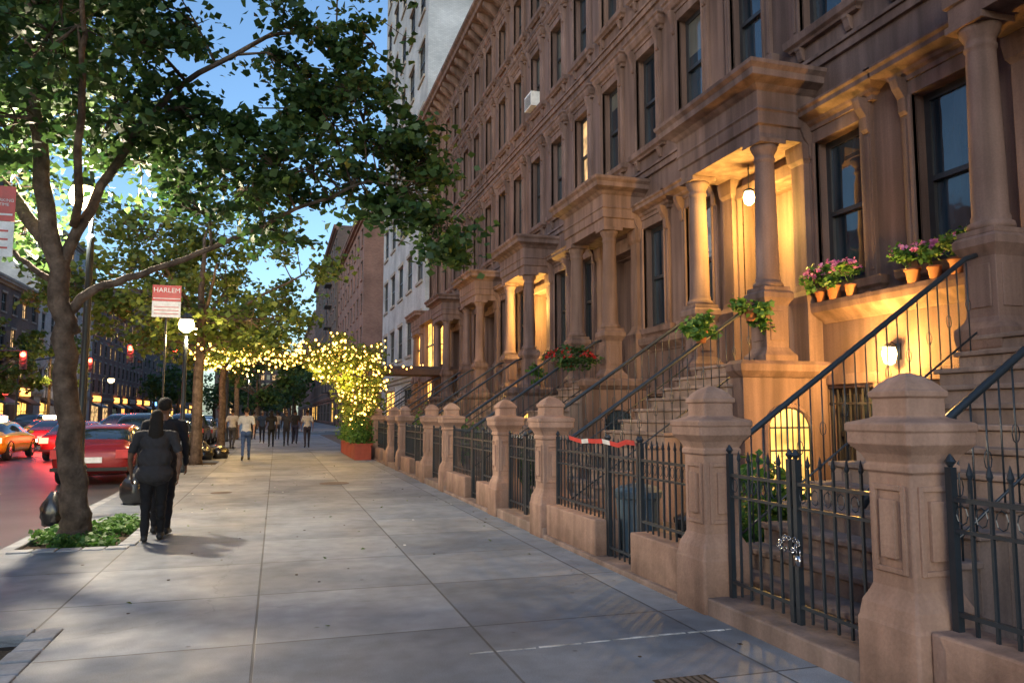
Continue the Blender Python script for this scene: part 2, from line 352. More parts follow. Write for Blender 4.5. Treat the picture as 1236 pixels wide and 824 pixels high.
# ------------------------------------------------------------------ brownstones
UP=[1.2,3.2,5.2]; PAR=[1.0,2.95]; DOOR=4.77
FL=[(7.75,10.05),(11.75,13.75),(15.05,16.75)]
def window(fr,gl,y,w,z0,z1,mg=0,xg=.2,blind=0):
    x=WX+xg
    fr.box(x-.06,x+.03,y-w/2,y-w/2+.09,z0,z1); fr.box(x-.06,x+.03,y+w/2-.09,y+w/2,z0,z1)
    fr.box(x-.061,x+.03,y-w/2+.09,y+w/2-.09,z1-.1,z1); fr.box(x-.061,x+.03,y-w/2+.09,y+w/2-.09,z0,z0+.11)
    zm=(z0+z1)/2; fr.box(x-.075,x+.03,y-w/2+.09,y+w/2-.09,zm-.035,zm+.035)
    a=y-w/2+.05; b=y+w/2-.05; xu=x-.03; xl=x-.005
    zb=z1-.05-(z1-z0)*blind
    def pane(xx,lo,hi,m):
        if hi-lo>.02: gl.quad((xx,a,lo),(xx,b,lo),(xx,b,hi),(xx,a,hi),m)
    if blind<=0 or mg: pane(xu,zm,z1-.05,mg); pane(xl,z0+.05,zm,mg)
    elif zb>zm: pane(xu,zm,zb,0); pane(xu,zb,z1-.05,2); pane(xl,z0+.05,zm,0)
    else: pane(xu,zm,z1-.05,2); pane(xl,zb,zm,2); pane(xl,z0+.05,zb,0)
def console(mb,xw,y,z0,z1,d,w=.13):
    mb.rings([[(xw+.02,y-w/2,z),(xw-p,y-w/2,z),(xw-p,y+w/2,z),(xw+.02,y+w/2,z)] for z,p in ((z0,.03),(z0+.05,.06),(z0+(z1-z0)*.45,.07),(z0+(z1-z0)*.7,d*.8),(z1-.04,d),(z1,d))])
def surround(mb,y,w,z0,z1,big=False):
    h=w/2; x=WX
    for sgn in (-1,1):
        a=y+sgn*h; b=y+sgn*(h+.19); lo,hi=min(a,b),max(a,b)
        mb.box(x-.07,x+.02,lo,hi,z0,z1+.2); c=y+sgn*(h+.05); lo,hi=min(a,c),max(a,c); mb.box(x-.1,x+.0,lo,hi,z0,z1)
        console(mb,x-.06,y+sgn*(h+.12),z1-.25,z1+.26,.2 if big else .15)
        c0=y+sgn*(h+.1); c1=y+sgn*(h+.16); lo,hi=min(c0,c1),max(c0,c1); mb.box(x-.085,x,lo,hi,z0+.1,z1-.3)
    mb.box(x-.072,x+.02,y-h,y+h,z1,z1+.2)
    e=.32 if big else .2
    mb.mold(x+.02,x,y-h-.18,y+h+.18,[(.1,z1+.2),(.1,z1+.27),(.15,z1+.3),(.17,z1+.34),(e,z1+.4),(e,z1+.47),(e+.04,z1+.5),(e+.04,z1+.54),(.05,z1+.62)])
    mb.mold(x+.12,x,y-h-.2,y+h+.2,[(.08,z0-.2),(.1,z0-.16),(.15,z0-.12),(.16,z0)])
    for sgn in (-1,1): console(mb,x,y+sgn*(h+.05),z0-.42,z0-.19,.11,.12)
def house(k,lit_door=False,lit_par=False):
    o=.5+P*k; e=empty('brownstone_house'); mw='brown%d'%(k%4); mt='trim%d'%(k%4)
    W=MB(); T=MB(); F=MB(); G=MB()
    ops=[]; w=1.0
    for z0,z1 in FL:
        for u in UP: ops.append((u-w/2,u+w/2,z0,z1))
    for u in PAR: ops.append((u-w/2,u+w/2,3.5,5.85))
    ops.append((DOOR-.8,DOOR+.8,2.4,5.5))
    for u in PAR: ops.append((u-.5,u+.5,.55,1.95))
    W.wall((WX,o,0),(0,1,0),(0,0,1),(-1,0,0),P,18.2,ops,.24)
    W.box(WX+.42,WX+10,o+.02,o+P-.02,0,18.0)
    for z0,z1 in FL:
        for u in UP:
            lit= random.random()<.05; bl=random.choice([0,0,0,.2,.35,.5,.8])
            window(F,G,o+u,w,z0,z1,1 if lit else 0,.2,bl); surround(T,o+u,w,z0,z1)
    for u in PAR:
        window(F,G,o+u,w,3.5,5.85,1 if lit_par else 0); surround(T,o+u,w,3.5,5.85,True)
        window(F,G,o+u,1.0,.55,1.95,0)
        for i in range(8): F.box(WX+.02,WX+.045,o+u-.47+i*.13,o+u-.45+i*.13,.57,1.93)
        for z in (.8,1.7): F.box(WX+.018,WX+.047,o+u-.5,o+u+.5,z,z+.03)
        T.box(WX-.05,WX+.02,o+u-.62,o+u-.5,.5,2.0); T.box(WX-.05,WX+.02,o+u+.5,o+u+.62,.5,2.0); T.box(WX-.055,WX+.02,o+u-.62,o+u+.62,2.0,2.16); T.box(WX-.09,WX+.02,o+u-.66,o+u+.66,.38,.5)
    T.mold(WX+.02,WX,o+.23,o+DOOR-1.35,[(.02,2.95),(.05,3.0),(.12,3.06),(.2,3.12),(.22,3.2),(.22,3.27)])
    T.mold(WX+.02,WX,o+.2,o+DOOR-1.35,[(.09,0),(.09,.3),(.03,.34)])
    for z in (7.05,11.0,14.4): T.box(WX-.06,WX+.02,o,o+P-.012,z,z+.14); T.box(WX-.1,WX+.02,o+.001,o+P-.013,z+.14,z+.2)
    T.box(WX-.025,WX+.02,o+P-.012,o+P+.012,7.3,17.2)
    x=WX
    T.box(x-.06,x+.02,o,o+P,17.05,17.75)
    T.rings([[(x-p,o+.0,z),(x+.3,o+.0,z),(x+.3,o+P-.004,z),(x-p,o+P-.004,z)] for p,z in ((.1,17.75),(.2,17.82),(.28,17.9),(.75,18.0),(.78,18.14),(.9,18.22),(.92,18.34),(.1,18.5))])
    nb=7
    for i in range(nb):
        yy=o+.3+i*(P-.6)/(nb-1)
        T.rings([[(x+.02,yy-.09,z),(x-p,yy-.09,z),(x-p,yy+.09,z),(x+.02,yy+.09,z)] for z,p in ((17.0,.09),(17.1,.16),(17.4,.18),(17.65,.5),(17.8,.68),(17.97,.68))])
        if i<nb-1:
            y2=yy+(P-.6)/(nb-1)/2; T.box(x-.085,x,y2-.22,y2+.22,17.2,17.6)
    # portico
    yd=o+DOOR; ca=yd-1.02; cb=yd+1.02; cx=7.35
    for c in (ca,cb):
        T.rect(cx,c,[(.24,-.01),(.24,2.2),(.27,2.25),(.29,2.36),(.29,2.45),(.23,2.52),(.2,2.58),(.2,3.22),(.22,3.26),(.27,3.34),(.27,3.42),(.24,3.46)])
        T.box(cx-.215,cx-.19,c-.13,c+.13,2.68,3.14); T.box(cx-.13,cx+.13,c-.215,c-.19,2.68,3.14)
        T.rect(cx,c,[(.235,3.46),(.235,3.52)])
        T.rect(cx,c,[(.24,5.8),(.24,5.88)])
        T.rect(WX-.02,c,[(.24,-.01),(.24,3.3),(.26,3.4),(.19,3.5),(.16,3.6),(.16,5.55),(.2,5.62),(.22,5.8),(.22,5.88)])
    T.mold(WX+.02,cx-.24,ca-.22,cb+.22,[(-.02,5.88),(-.02,6.08),(.02,6.1),(.02,6.3),(.05,6.33),(.03,6.36),(.03,6.62),(.07,6.65),(.12,6.7),(.27,6.76),(.28,6.86),(.34,6.92),(.35,6.98),(.05,7.04)])
    C=MB()
    for c in (ca,cb):
        C.lathe(cx,c,[(.225,3.52),(.235,3.56),(.225,3.6),(.19,3.62),(.195,3.66),(.18,3.7),(.172,4.4),(.15,5.5),(.15,5.54),(.165,5.56),(.165,5.59),(.152,5.61),(.155,5.66),(.2,5.74),(.215,5.8)],24)
    C.obj('portico_columns',[mt],e,True)
    mg=1 if lit_door else 0
    R=MB(); xd=WX+.55
    R.box(WX+.24,xd,yd-.81,yd-.78,2.4,5.5); R.box(WX+.24,xd,yd+.78,yd+.81,2.4,5.5); R.box(WX+.24,xd,yd-.8,yd+.8,5.48,5.52)
    R.box(WX-.1,WX+.02,yd-.96,yd-.8,2.4,5.5); R.box(WX-.1,WX+.02,yd+.8,yd+.96,2.4,5.5); R.box(WX-.12,WX+.02,yd-.96,yd+.96,5.5,5.7)
    R.obj('vestibule_walls',[mw],e)
    D=MB()
    D.box(xd-.02,xd+.05,yd-.8,yd+.8,2.4,5.5,0)
    for sgn in (-1,1):
        D.box(xd-.08,xd-.02,yd+(0 if sgn>0 else -.72)+.01,yd+(.72 if sgn>0 else 0)-.01,2.42,4.75,0)
        yc=yd+sgn*.36; D.box(xd-.1,xd-.08,yc-.24,yc+.24,3.2,4.6,1+mg); D.box(xd-.1,xd-.08,yc-.22,yc+.22,2.6,3.05,0)
        D.box(xd-.14,xd-.08,yd+sgn*.06-.015,yd+sgn*.06+.015,3.35,3.5,3)
    D.box(xd-.1,xd-.02,yd-.65,yd+.65,4.87,5.4,1+mg)
    D.obj('front_door',[plain('door_wood',(.10,.05,.028),.4),'glass','glow','chrome'],e)
    # stoop
    S=MB(); n=13; rh=2.38/n; tr=.27; x0=3.85
    for i in range(n):
        xa=x0+i*tr; S.box(xa,xa+tr if i<n-1 else WX+.25,ca-.02,cb+.02,-.05,(i+1)*rh-.05)
        S.box(xa-.035,(xa+tr-.003) if i<n-1 else WX+.5,ca-.06,cb+.06,(i+1)*rh-.05,(i+1)*rh)
    S.obj('stoop_steps',['step'],e,False,.012)
    # under-stoop entrance bay with arch
    A=MB(); xa,xb=6.98,7.78; ys=ca-.34
    T.box(6.62,WX-.03,ys+.003,ca-.03,0,2.1); T.rings([[(6.62-p,ys-p,z),(WX,ys-p,z),(WX,ca-.02,z),(6.62-p,ca-.02,z)] for p,z in ((.0,2.1),(.03,2.13),(.09,2.2),(.1,2.3),(.02,2.36))])
    pts=[(xa,0)]+[( (xa+xb)/2-math.cos(t)*(xb-xa)/2, 1.32+math.sin(t)*.36) for t in [i*math.pi/12 for i in range(13)]]+[(xb,0)]
    A.add([(p[0],ys-.004,p[1]) for p in pts],[tuple(range(len(pts)))],0)
    for i in range(len(pts)-1):
        A.path([(pts[i][0],ys-.02,pts[i][1]),(pts[i+1][0],ys-.02,pts[i+1][1])],.045,6,1)
    for i in range(8): xx=xa+.05+i*.1; A.box(xx-.009,xx+.009,ys-.04,ys-.026,.02,1.36+.33*math.sqrt(max(0,1-((xx-(xa+xb)/2)/.42)**2)),2)
    for z in (.5,1.0,1.34): A.box(xa,xb,ys-.045,ys-.026,z,z+.025,2)
    A.obj('under_stoop_gate',['glow' if lit_door else 'glass',mt,'iron'],e)
    W.obj('walls',[mw],e); T.obj('stone_trim',[mt],e,False,.008)
    F.obj('window_frames',['frame'],e); G.obj('window_panes',['glass','glow2','blind'],e)
    for c,s in ((ca,-1),(cb,1)):
        r=empty('stoop_railing'); B=MB(); yy=c-.0
        z=lambda x:(x-x0)/tr*rh+1.08
        xs,xe=x0-.02,cx-.24
        B.path([(xs-.12,yy,z(xs)-.12),(xs-.04,yy,z(xs)-.03),(xs+.1,yy,z(xs)+.09),(xe-.15,yy,z(xe)-.1),(xe,yy,z(xe)-.05)],.03,8)
        B.path([(xs+.03,yy,z(xs)-.8),(xe,yy,z(xe)-.85)],.012,6)
        B.lathe(xs+.03,yy,[(.04,0),(.04,.2),(.025,.24),(.022,.7),(.035,.75),(.025,.8),(.025,1.1),(.045,1.14),(.03,1.2),(.005,1.23)],10)
        q=xs+.17; i=0
        while q<xe-.03:
            st=(math.floor((q-x0)/tr)+1)*rh
            B.path([(q,yy,st),(q,yy,z(q)-.0)],.0075,5)
            if i%2==0:
                zc=(st+z(q))/2; B.path([(q+.035*math.cos(t),yy,zc+.07*math.sin(t)) for t in [j*math.pi/4 for j in range(9)]],.005,4)
            q+=.135; i+=1
        B.obj('rail_and_balusters',['iron'],r,True)
    return e
for k in range(-1,7):
    house(k,lit_door=(k in (1,3)),lit_par=(k==5))

# ------------------------------------------------------------------ gate posts, fence
def gate_post(y,x=FX):
    e=empty('stone_gate_post'); m=MB()
    m.rect(x,y,[(.225,-.02),(.225,.40),(.218,.42),(.205,.5),(.175,.56),(.16,.60),(.16,1.22),(.178,1.235),(.178,1.265),(.165,1.28),(.19,1.33),(.225,1.37),(.238,1.385),(.238,1.45),(.248,1.46),(.248,1.495),(.238,1.505),(.15,1.53),(.135,1.54),(.135,1.64),(.15,1.65),(.15,1.68),(.135,1.69),(.115,1.72),(.07,1.76),(.02,1.785)],0,1,.07)
    for a,b in ((1,0),(-1,0),(0,1),(0,-1)):
        for (u0,u1,z0,z1,pr) in ((-.12,-.09,.68,1.16,.016),(.09,.12,.68,1.16,.016),(-.09,.09,.68,.71,.0165),(-.09,.09,1.13,1.16,.0165),(-.055,.055,.76,1.08,.026)):
            if a: xx=sorted((x+a*.158,x+a*(.160+pr))); m.box(xx[0],xx[1],y+u0,y+u1,z0,z1)
            else: yy=sorted((y+b*.158,y+b*(.160+pr))); m.box(x+u0,x+u1,yy[0],yy[1],z0,z1)
    m.obj('carved_post',['post'],e,False,.005)
def fence(name,y0,y1,zb,zt,x=FX,n_sp=.115):
    e=empty(name); m=MB(); 
    m.box(x-.014,x+.014,y0,y1,zb+.08,zb+.105); m.box(x-.014,x+.014,y0,y1,zt-.16,zt-.135); m.box(x-.012,x+.012,y0,y1,zt-.32,zt-.3)
    n=max(2,int((y1-y0)/n_sp)); 
    for i in range(n+1):
        y=y0+.02+(y1-y0-.04)*i/n
        if i in (0,n):
            m.box(x-.02,x+.02,y-.02,y+.02,0,zt+.02); m.lathe(x,y,[(.01,zt+.02),(.03,zt+.05),(.005,zt+.09)],8)
        else:
            m.box(x-.008,x+.008,y-.008,y+.008,zb,zt-.04); m.lathe(x,y,[(.008,zt-.04),(.018,zt-.015),(.002,zt+.05)],6)
            if i<n: m.path([(x,y+(y1-y0-.04)/n*.5+.035*math.cos(t),zt-.225+.05*math.sin(t)) for t in [j*math.pi/4 for j in range(9)]],.004,4)
    m.obj('bars',['iron'],e); return e
for k in range(-1,7):
    o=P*k
    if k<6:
        gate_post(3.55+o); gate_post(5.65+o)
        fence('iron_gate',3.8+o,4.585+o,.16,1.22); fence('iron_gate',4.61+o,5.4+o,.16,1.22)
        fence('iron_fence',5.9+o,6.95+o,.42,1.25); fence('iron_fence',6.97+o,7.72+o,.05,1.25); fence('iron_fence',7.74+o,9.3+o,.42,1.25)
        m=MB(); m.box(FX-.15,FX+.15,5.88+o,6.9+o,-.02,.42); m.box(FX-.15,FX+.15,7.75+o,9.32+o,-.02,.42); m.obj('fence_plinth_wall',['post'],None,False,.015)
        m=MB(); m.box(FX-.2,FX+.3,3.3+o,5.9+o,-.02,.13); m.obj('gate_threshold_kerb',['step'],None,False,.015)
        m=MB(); m.box(FX-.2,FX+.14,5.905+o,9.295+o,-.02,.05); m.obj('fence_base_kerb',['step'],None,False,.015)
e=empty('chain_and_padlock'); m=MB()
for i in range(18):
    t=i/17*2*math.pi; c=Vector((FX-.04+.02*math.sin(3*t),4.62+.09*math.cos(t),.66+.045*math.sin(t)))
    R=Matrix.Rotation(t+(i%2)*1.4,3,'X'); m.path([c+R@Vector((0,.02*math.cos(a),.013*math.sin(a))) for a in [j*math.pi/4 for j in range(9)]],.0045,5)
m.box(FX-.065,FX-.03,4.48,4.54,.53,.6); m.path([(FX-.045,4.49,.6),(FX-.045,4.492,.64),(FX-.045,4.528,.64),(FX-.045,4.53,.6)],.006,6)
m.obj('chain',['chrome'],e,True)
m=MB()
pts=[(FX-.03,7.0+i*.2,1.24+.02*math.sin(i*1.7)-.015*(i%3)) for i in range(10)]
for i,(a,b) in enumerate(zip(pts[:-1],pts[1:])): m.quad(a,b,(b[0]-.01,b[1],b[2]+.05),(a[0]-.01,a[1],a[2]+.05),1 if i in (3,6) else 0)
m.obj('caution_tape',['tape','signw'])

# ------------------------------------------------------------------ lights on houses
def wall_lamp(y,z,x=WX,pw=30):
    e=empty('wall_lantern'); m=MB()
    m.box(x-.03,x,y-.05,y+.05,z-.1,z+.12,1); m.path([(x-.02,y,z+.08),(x-.12,y,z+.14),(x-.16,y,z+.1)],.01,6,1)
    m.lathe(x-.16,y,[(.03,z+.12),(.1,z+.08),(.11,z+.06)],10,1); m.lathe(x-.16,y,[(.08,z+.06),(.1,z-.03),(.07,z-.15),(.02,z-.18)],12,0)
    m.obj('lantern',['lampg','iron'],e,True); point('lantern_light',(x-.42,y,z-.05),pw,(1,.52,.11),.1,e)
wall_lamp(8.5,2.4,pw=420)
def porch_lamp(k,pw=45):
    y=.5+P*k+DOOR; e=empty('porch_pendant_lamp'); m=MB()
    m.path([(7.75,y,5.87),(7.75,y,5.45)],.01,6,1); m.lathe(7.75,y,[(.03,5.46),(.1,5.42),(.1,5.4)],12,1); m.lathe(7.75,y,[(.07,5.4),(.1,5.3),(.08,5.2),(.03,5.16)],14,0)
    m.obj('pendant',['lampg','iron'],e,True); point('pendant_light',(7.75,y,4.95),pw,(1,.58,.12),.1,e)
porch_lamp(1,480); porch_lamp(3,480)

# ------------------------------------------------------------------ other buildings
def block(name,xf,nx,y0,y1,H,floors,bays,mats,depth=15,win=(1.3,1.8),ground=4.2,lit=.12,corn=.5,fire=False,shop=.6,signs=False):
    e=empty(name); W=MB();F=MB();G=MB();T=MB()
    L=y1-y0; ops=[]; fh=(H-ground-.8)/floors; bw=L/bays
    for f in range(floors):
        for b in range(bays):
            c=(b+.5)*bw; z=ground+f*fh+fh*.25; ops.append((c-win[0]/2,c+win[0]/2,z,z+win[1]))
    for b in range(max(1,bays//2)):
        c=(b+.5)*L/max(1,bays//2); hw=L/bays*random.uniform(.45,.75); ops.append((c-hw,c+hw,.5,3.2))
    W.wall((xf,y0,0),(0,1,0),(0,0,1),(nx,0,0),L,H,ops,.2)
    xb=xf-nx*depth; xi=xf-nx*.3
    lo,hi=sorted((xi,xb)); W.box(lo,hi,y0+.01,y1-.01,0,H-.02,0)
    W.quad((xf,y0,0),(xi,y0,0),(xi,y0,H),(xf,y0,H)); W.quad((xf,y1,0),(xi,y1,0),(xi,y1,H),(xf,y1,H)); W.quad((xf,y0,H),(xf,y1,H),(xi,y1,H),(xi,y0,H))
    for i,o in enumerate(ops):
        xg=xf-nx*.14; l=random.random()<lit; g=1 if l else random.choice([0,0,3])
        if i>=floors*bays: g=random.choice([2,2,1]) if random.random()<shop else 0
        G.quad((xg,y0+o[0],o[2]),(xg,y0+o[1],o[2]),(xg,y0+o[1],o[3]),(xg,y0+o[0],o[3]),g)
        a,b=sorted((xf-nx*.07,xf-nx*.13))
        yc=y0+(o[0]+o[1])/2; zc=(o[2]+o[3])/2
        F.box(a,b,y0+o[0],y0+o[0]+.07,o[2],o[3]);F.box(a,b,y0+o[1]-.07,y0+o[1],o[2],o[3]);F.box(a,b,yc-.04,yc+.04,o[2],o[3]);F.box(a-.001,b+.001,y0+o[0],y0+o[1],zc-.04,zc+.04)
        F.box(a-.001,b+.001,y0+o[0],y0+o[1],o[3]-.08,o[3])
        a,b=sorted((xf+nx*.1,xf-nx*.02)); T.box(a,b,y0+o[0]-.12,y0+o[1]+.12,o[2]-.16,o[2]); T.box(a+.03,b-.0,y0+o[0]-.1,y0+o[1]+.1,o[3],o[3]+.22)
        if signs and i>=floors*bays and random.random()<.7:
            a,b=sorted((xf+nx*.3,xf+nx*.12)); S=MB(); S.box(a,b,y0+o[0]+.2,y0+o[1]-.2,3.5,4.3,0); S.obj('shop_sign',[random.choice(['neon_o','neon_r','neon_o','signw','neon_b'])],e)
            S=MB(); S.rings([[(xf+nx*.02,yy,3.4),(xf+nx*1.3,yy,2.7),(xf+nx*1.3,yy,2.5),(xf+nx*.02,yy,2.9)] for yy in (y0+o[0],y0+o[1])]); S.obj('awning',[random.choice(['canopy','tape','bin'])],e)
    for z,p in ((ground-.6,.15),(ground-.35,.25),(H-.7,.2),(H-.45,corn),(H-.2,corn+.1)):
        a,b=sorted((xf+nx*p,xf-nx*.02)); T.box(a,b,y0-.02,y1+.02,z,z+.24)
    if fire:
        for f in range(floors):
            z=ground+f*fh+fh*.2; yc=y0+L*.2
            a,b=sorted((xf+nx*1.0,xf)); F.box(a,b,yc-2.2,yc+2.2,z-.06,z)
            for q in range(12): xx=xf+nx*1.0; F.box(xx-.02,xx+.02,yc-2.2+q*.4-.02,yc-2.2+q*.4+.02,z,z+.9)
            F.box(xf+nx*1.0-.03,xf+nx*1.0+.03,yc-2.2,yc+2.2,z+.88,z+.93)
            if f<floors-1: F.path([(xf+nx*.6,yc-1.6,z),(xf+nx*.6,yc+1.4,z+fh)],.06,4)
    W.obj('walls',[mats[0]],e); F.obj('window_frames',['frame'],e); G.obj('window_panes',['glass','glow2','glow','blind'],e); T.obj('trim',[mats[1]],e)
    return e
eb=block('grey_apartment_building',7.9,-1,42.7,61,42,9,5,['greyb','tan'],win=(1.9,2.2),lit=.0,shop=.3)
m=MB(); m.box(7.9,22,42.55,42.69,18.6,41.8); m.obj('painted_party_wall',['whiteb'],eb)
block('brick_apartment_building',7.8,-1,75,108,21.5,5,9,['redb','redb'],lit=.05,shop=.3)
block('dark_brick_building',7.6,-1,108.2,170,28,7,14,['dkb','redb'],lit=.05,fire=True,shop=.2)
block('brick_apartment_building',7.8,-1,170.2,300,24,6,20,['redb','tan'],shop=.2)
specs=[(-30,-4,15,3,7,'redb'),(-3.8,22,18,4,7,'dkb'),(22.2,40,13,3,5,'greyb'),(40.2,61,16,3,6,'redb'),(75,98,15,3,7,'dkb'),(98.2,125,24,6,7,'greyb'),(125.2,170,19,5,12,'redb'),(170.2,300,27,7,24,'dkb')]
for a,b,h,fl,ba,mt in specs:
    block('street_building',-26,1,a,b,h,fl,ba,[mt,'tan'],lit=.3,signs=True)
m=MB(); e=empty('glass_office_building')
for f in range(9):
    m.box(-52,-40,100,150,f*3.6,f*3.6+.7,1); m.box(-51.9,-40.1,100.1,149.9,f*3.6+.7,f*3.6+3.6,0)
m.obj('storeys',['glass','signw'],e)
e=empty('street_end_building'); m=MB(); m.box(-24,6,330,345,0,26,0)
for f in range(7):
    for i in range(12): m.box(-22.5+i*2.3,-21.2+i*2.3,329.8,330,2+f*3.4,4+f*3.4,random.choice([1,1,1,2]))
m.obj('walls_and_windows',['dkb','glass','glow2'],e)
e=empty('restaurant_storefront'); m=MB()
m.box(7.3,8.2,36.9,42.4,0,.6,0); m.box(7.3,8.2,36.9,37.1,.6,6.2,0); m.box(7.3,8.2,42.2,42.4,.6,6.2,0); m.box(7.3,8.2,39.5,39.8,.6,6.2,0); m.box(7.2,8.2,36.8,42.5,3.2,3.8,0); m.box(7.1,8.2,36.7,42.55,6.2,6.7,0)
m.box(7.5,7.6,37.1,42.2,.6,6.2,1); m.box(7.45,7.49,38.2,38.28,.6,6.2,2); m.box(7.45,7.49,40.9,41,.6,6.2,2); m.box(7.44,7.49,37.1,42.2,5,5.08,2)
m.box(7.32,7.48,36.905,37.1,.6,3.2,1)
for z0,z1 in ((.9,2.9),(4.0,5.9)):
    m.quad((7.4,36.89,z0),(8.1,36.89,z0),(8.1,36.89,z1),(7.4,36.89,z1),1); m.box(7.73,7.77,36.86,36.885,z0,z1,2); m.box(7.4,8.1,36.86,36.884,(z0+z1)/2,(z0+z1)/2+.05,2)
m.obj('shop_front',['trim2','glow','frame'],e)
e=empty('entrance_canopy'); m=MB()
m.rings([[(4.2,y,3.35),(8.1,y,3.35),(8.1,y,z),(4.2,y,z)] for y,z in ((34.6,3.6),(34.9,3.75),(36.2,3.75),(36.5,3.6))]); m.path([(4.3,34.7,0),(4.3,34.7,3.4)],.03,8,1); m.path([(4.3,36.4,0),(4.3,36.4,3.4)],.03,8,1)
m.obj('cloth_and_poles',['canopy','chrome'],e)
e=empty('air_conditioner'); m=MB(); m.box(WX-.35,WX+.2,23.35,24.05,11.76,12.25,0)
for i in range(8): m.box(WX-.36,WX-.345,23.4,24.0,11.8+i*.05,11.82+i*.05,1)
m.obj('casing',['signw','frame'],e)

# ------------------------------------------------------------------ trees
limbs=[[(-2.37,11.1,-.05,.21),(-2.42,11.1,.35,.165),(-2.5,11.1,1.2,.148),(-2.62,11.1,2.3,.135),(-2.76,11.1,3.4,.12),(-3.0,11.05,4.8,.095),(-3.25,11,6.5,.065),(-3.1,11,8.4,.03)],
 [(-2.68,11.1,2.8,.07),(-2.3,11.1,3.2,.055),(-1.8,11.15,3.4,.045),(-.9,11.25,3.85,.036),(.2,11.3,4.5,.028),(1.2,11.3,5.0,.022),(1.9,11.2,4.9,.016)],
 [(-2.74,11.1,3.3,.08),(-2.2,11.2,4.9,.055),(-1.4,11.3,6.2,.04),(-.3,11.3,7.0,.03),(.7,11.2,7.3,.02)],
 [(-2.8,11.1,3.6,.1),(-3.6,12,4.6,.08),(-4.6,13,5.6,.05)],
 [(-2.6,11.1,4.0,.055),(-2.3,9.9,5.4,.04),(-2.2,9.2,6.2,.025)],
 [(-2.5,11.1,2.6,.06),(-2.9,11.3,3.3,.045),(-3.4,11.6,3.7,.03)]]
bl=[(-3.2,11,6.6,1.1),(-2.3,10.6,6.9,.9),(-1.75,11.5,5.8,.8),(-3.0,12.5,6.0,.8,.9),(-2.6,9.6,5.9,.75),(-3.5,10.9,5.3,.8),(-2.0,12,5.2,.7),(-2.2,11,5.5,.8),(-1.9,10.9,6.5,.75),(-2.7,11.2,7.3,.8),(-1.6,11.3,7.3,.5),
 (-1.2,12,5.1,.65),(-.6,11.5,4.8,.65),(-.1,12,5.3,.7),(.4,11,5.1,.7),(-1.3,11.2,4.4,.45,.9),(-.2,11.3,4.2,.5,.9),(-1.2,11.6,5.7,.5),(-.6,11.4,5.5,.6),
 (.4,11.5,6.6,.75),(1.0,11.1,6.3,.75),(1.45,11.4,5.6,.7),(1.9,11.2,4.95,.55),(2.3,11,4.3,.45,.9),(1.0,11.6,5.0,.6),(.2,10.7,6.9,.5),(1.25,11.2,7.1,.5),(0,11.6,6.1,.6),(.6,11.3,5.8,.6),
 (2.45,11.2,3.95,.25),(1.8,11.3,5.8,.45),(2.1,11.2,5.4,.35),(1.6,11.2,4.5,.4),(2.0,11.1,4.6,.4),
 (-4.5,13,6.3,1.3),(-4.4,14,5.2,1.0),(-3.9,13.6,4.4,.7,.8),(-3.0,11,8.6,1.4,.7),(1.0,11,8.4,.9,.6),(-3.8,11.6,4.0,.5,.8),(-3.6,12.5,6.8,1.0)]
tree('street_tree',limbs,bl,'leaf',.125,26,54,.19)
def gen_tree(x,y,cz,rad,nb,leaf,size,seed,lpt=40,twigs=18,trunk_r=.17,lean=0,bmax=1.1):
    random.seed(seed); fork=cz-rad[2]*.75
    limbs=[[(x,y,-.05,trunk_r*1.3),(x+lean*.2,y,.5,trunk_r),(x+lean,y,fork,trunk_r*.8),(x+lean*1.5,y,cz+rad[2]*.6,.05)]]
    for i in range(6):
        a=i*math.pi/3+random.uniform(-.4,.4); z0=fork+random.uniform(-.3,.6)
        limbs.append([(x+lean,y,z0,trunk_r*.5),(x+math.cos(a)*rad[0]*.35,y+math.sin(a)*rad[1]*.35,z0+.9,.05),(x+math.cos(a)*rad[0]*.7,y+math.sin(a)*rad[1]*.7,z0+1.8,.03)])
    bl=[]
    for i in range(nb):
        d=rnd_in((1,1,1)); d=d.normalized()*(d.length**.45)
        bl.append((x+lean+d.x*rad[0],y+d.y*rad[1],cz+d.z*rad[2],random.uniform(.6,bmax),random.uniform(.6,1)))
    return tree('street_tree',limbs,bl,leaf,size,twigs,lpt,.28)
gen_tree(-2.4,26.5,5.9,(4.4,3.8,2.3),32,'leaf2',.19,11,34)
gen_tree(-2.4,38,6.3,(3.8,3.8,2.5),20,'leaf2',.23,12,26)
gen_tree(-2.4,51,6.6,(3.8,3.8,2.8),18,'leaf',.28,13,22)
gen_tree(-22,70,6,(4,4,3),16,'leaf2',.35,14,20,trunk_r=.2)
gen_tree(-22,52,5.5,(3.6,3.6,2.4),16,'leaf2',.32,15,20)
gen_tree(-22,88,6.5,(4.5,4.5,3),16,'leaf2',.4,16,20)
gen_tree(-2,86,6,(4.5,4.5,3.2),18,'leaf',.4,17,20)
gen_tree(-2,100,6,(4.5,4.5,3.2),16,'leaf',.45,18,18)
random.seed(33); L=[]; mt_=MB()
for i in range(26):
    x=random.uniform(-24,5); y=random.uniform(150,260); h=random.uniform(7,12); mt_.path([(x,y,-.1),(x,y,h*.6)],[.3,.15],6)
    for _ in range(7):
        c=(x+random.gauss(0,2.2),y+random.gauss(0,2),h*.65+random.gauss(0,1.6))
        for _ in range(45): L.append((c[0]+random.gauss(0,1),c[1]+random.gauss(0,1),c[2]+random.gauss(0,.7)))
e=empty('distant_trees'); leaves('foliage',L,.8,'leaf',e); mt_.obj('trunks',['bark'],e)
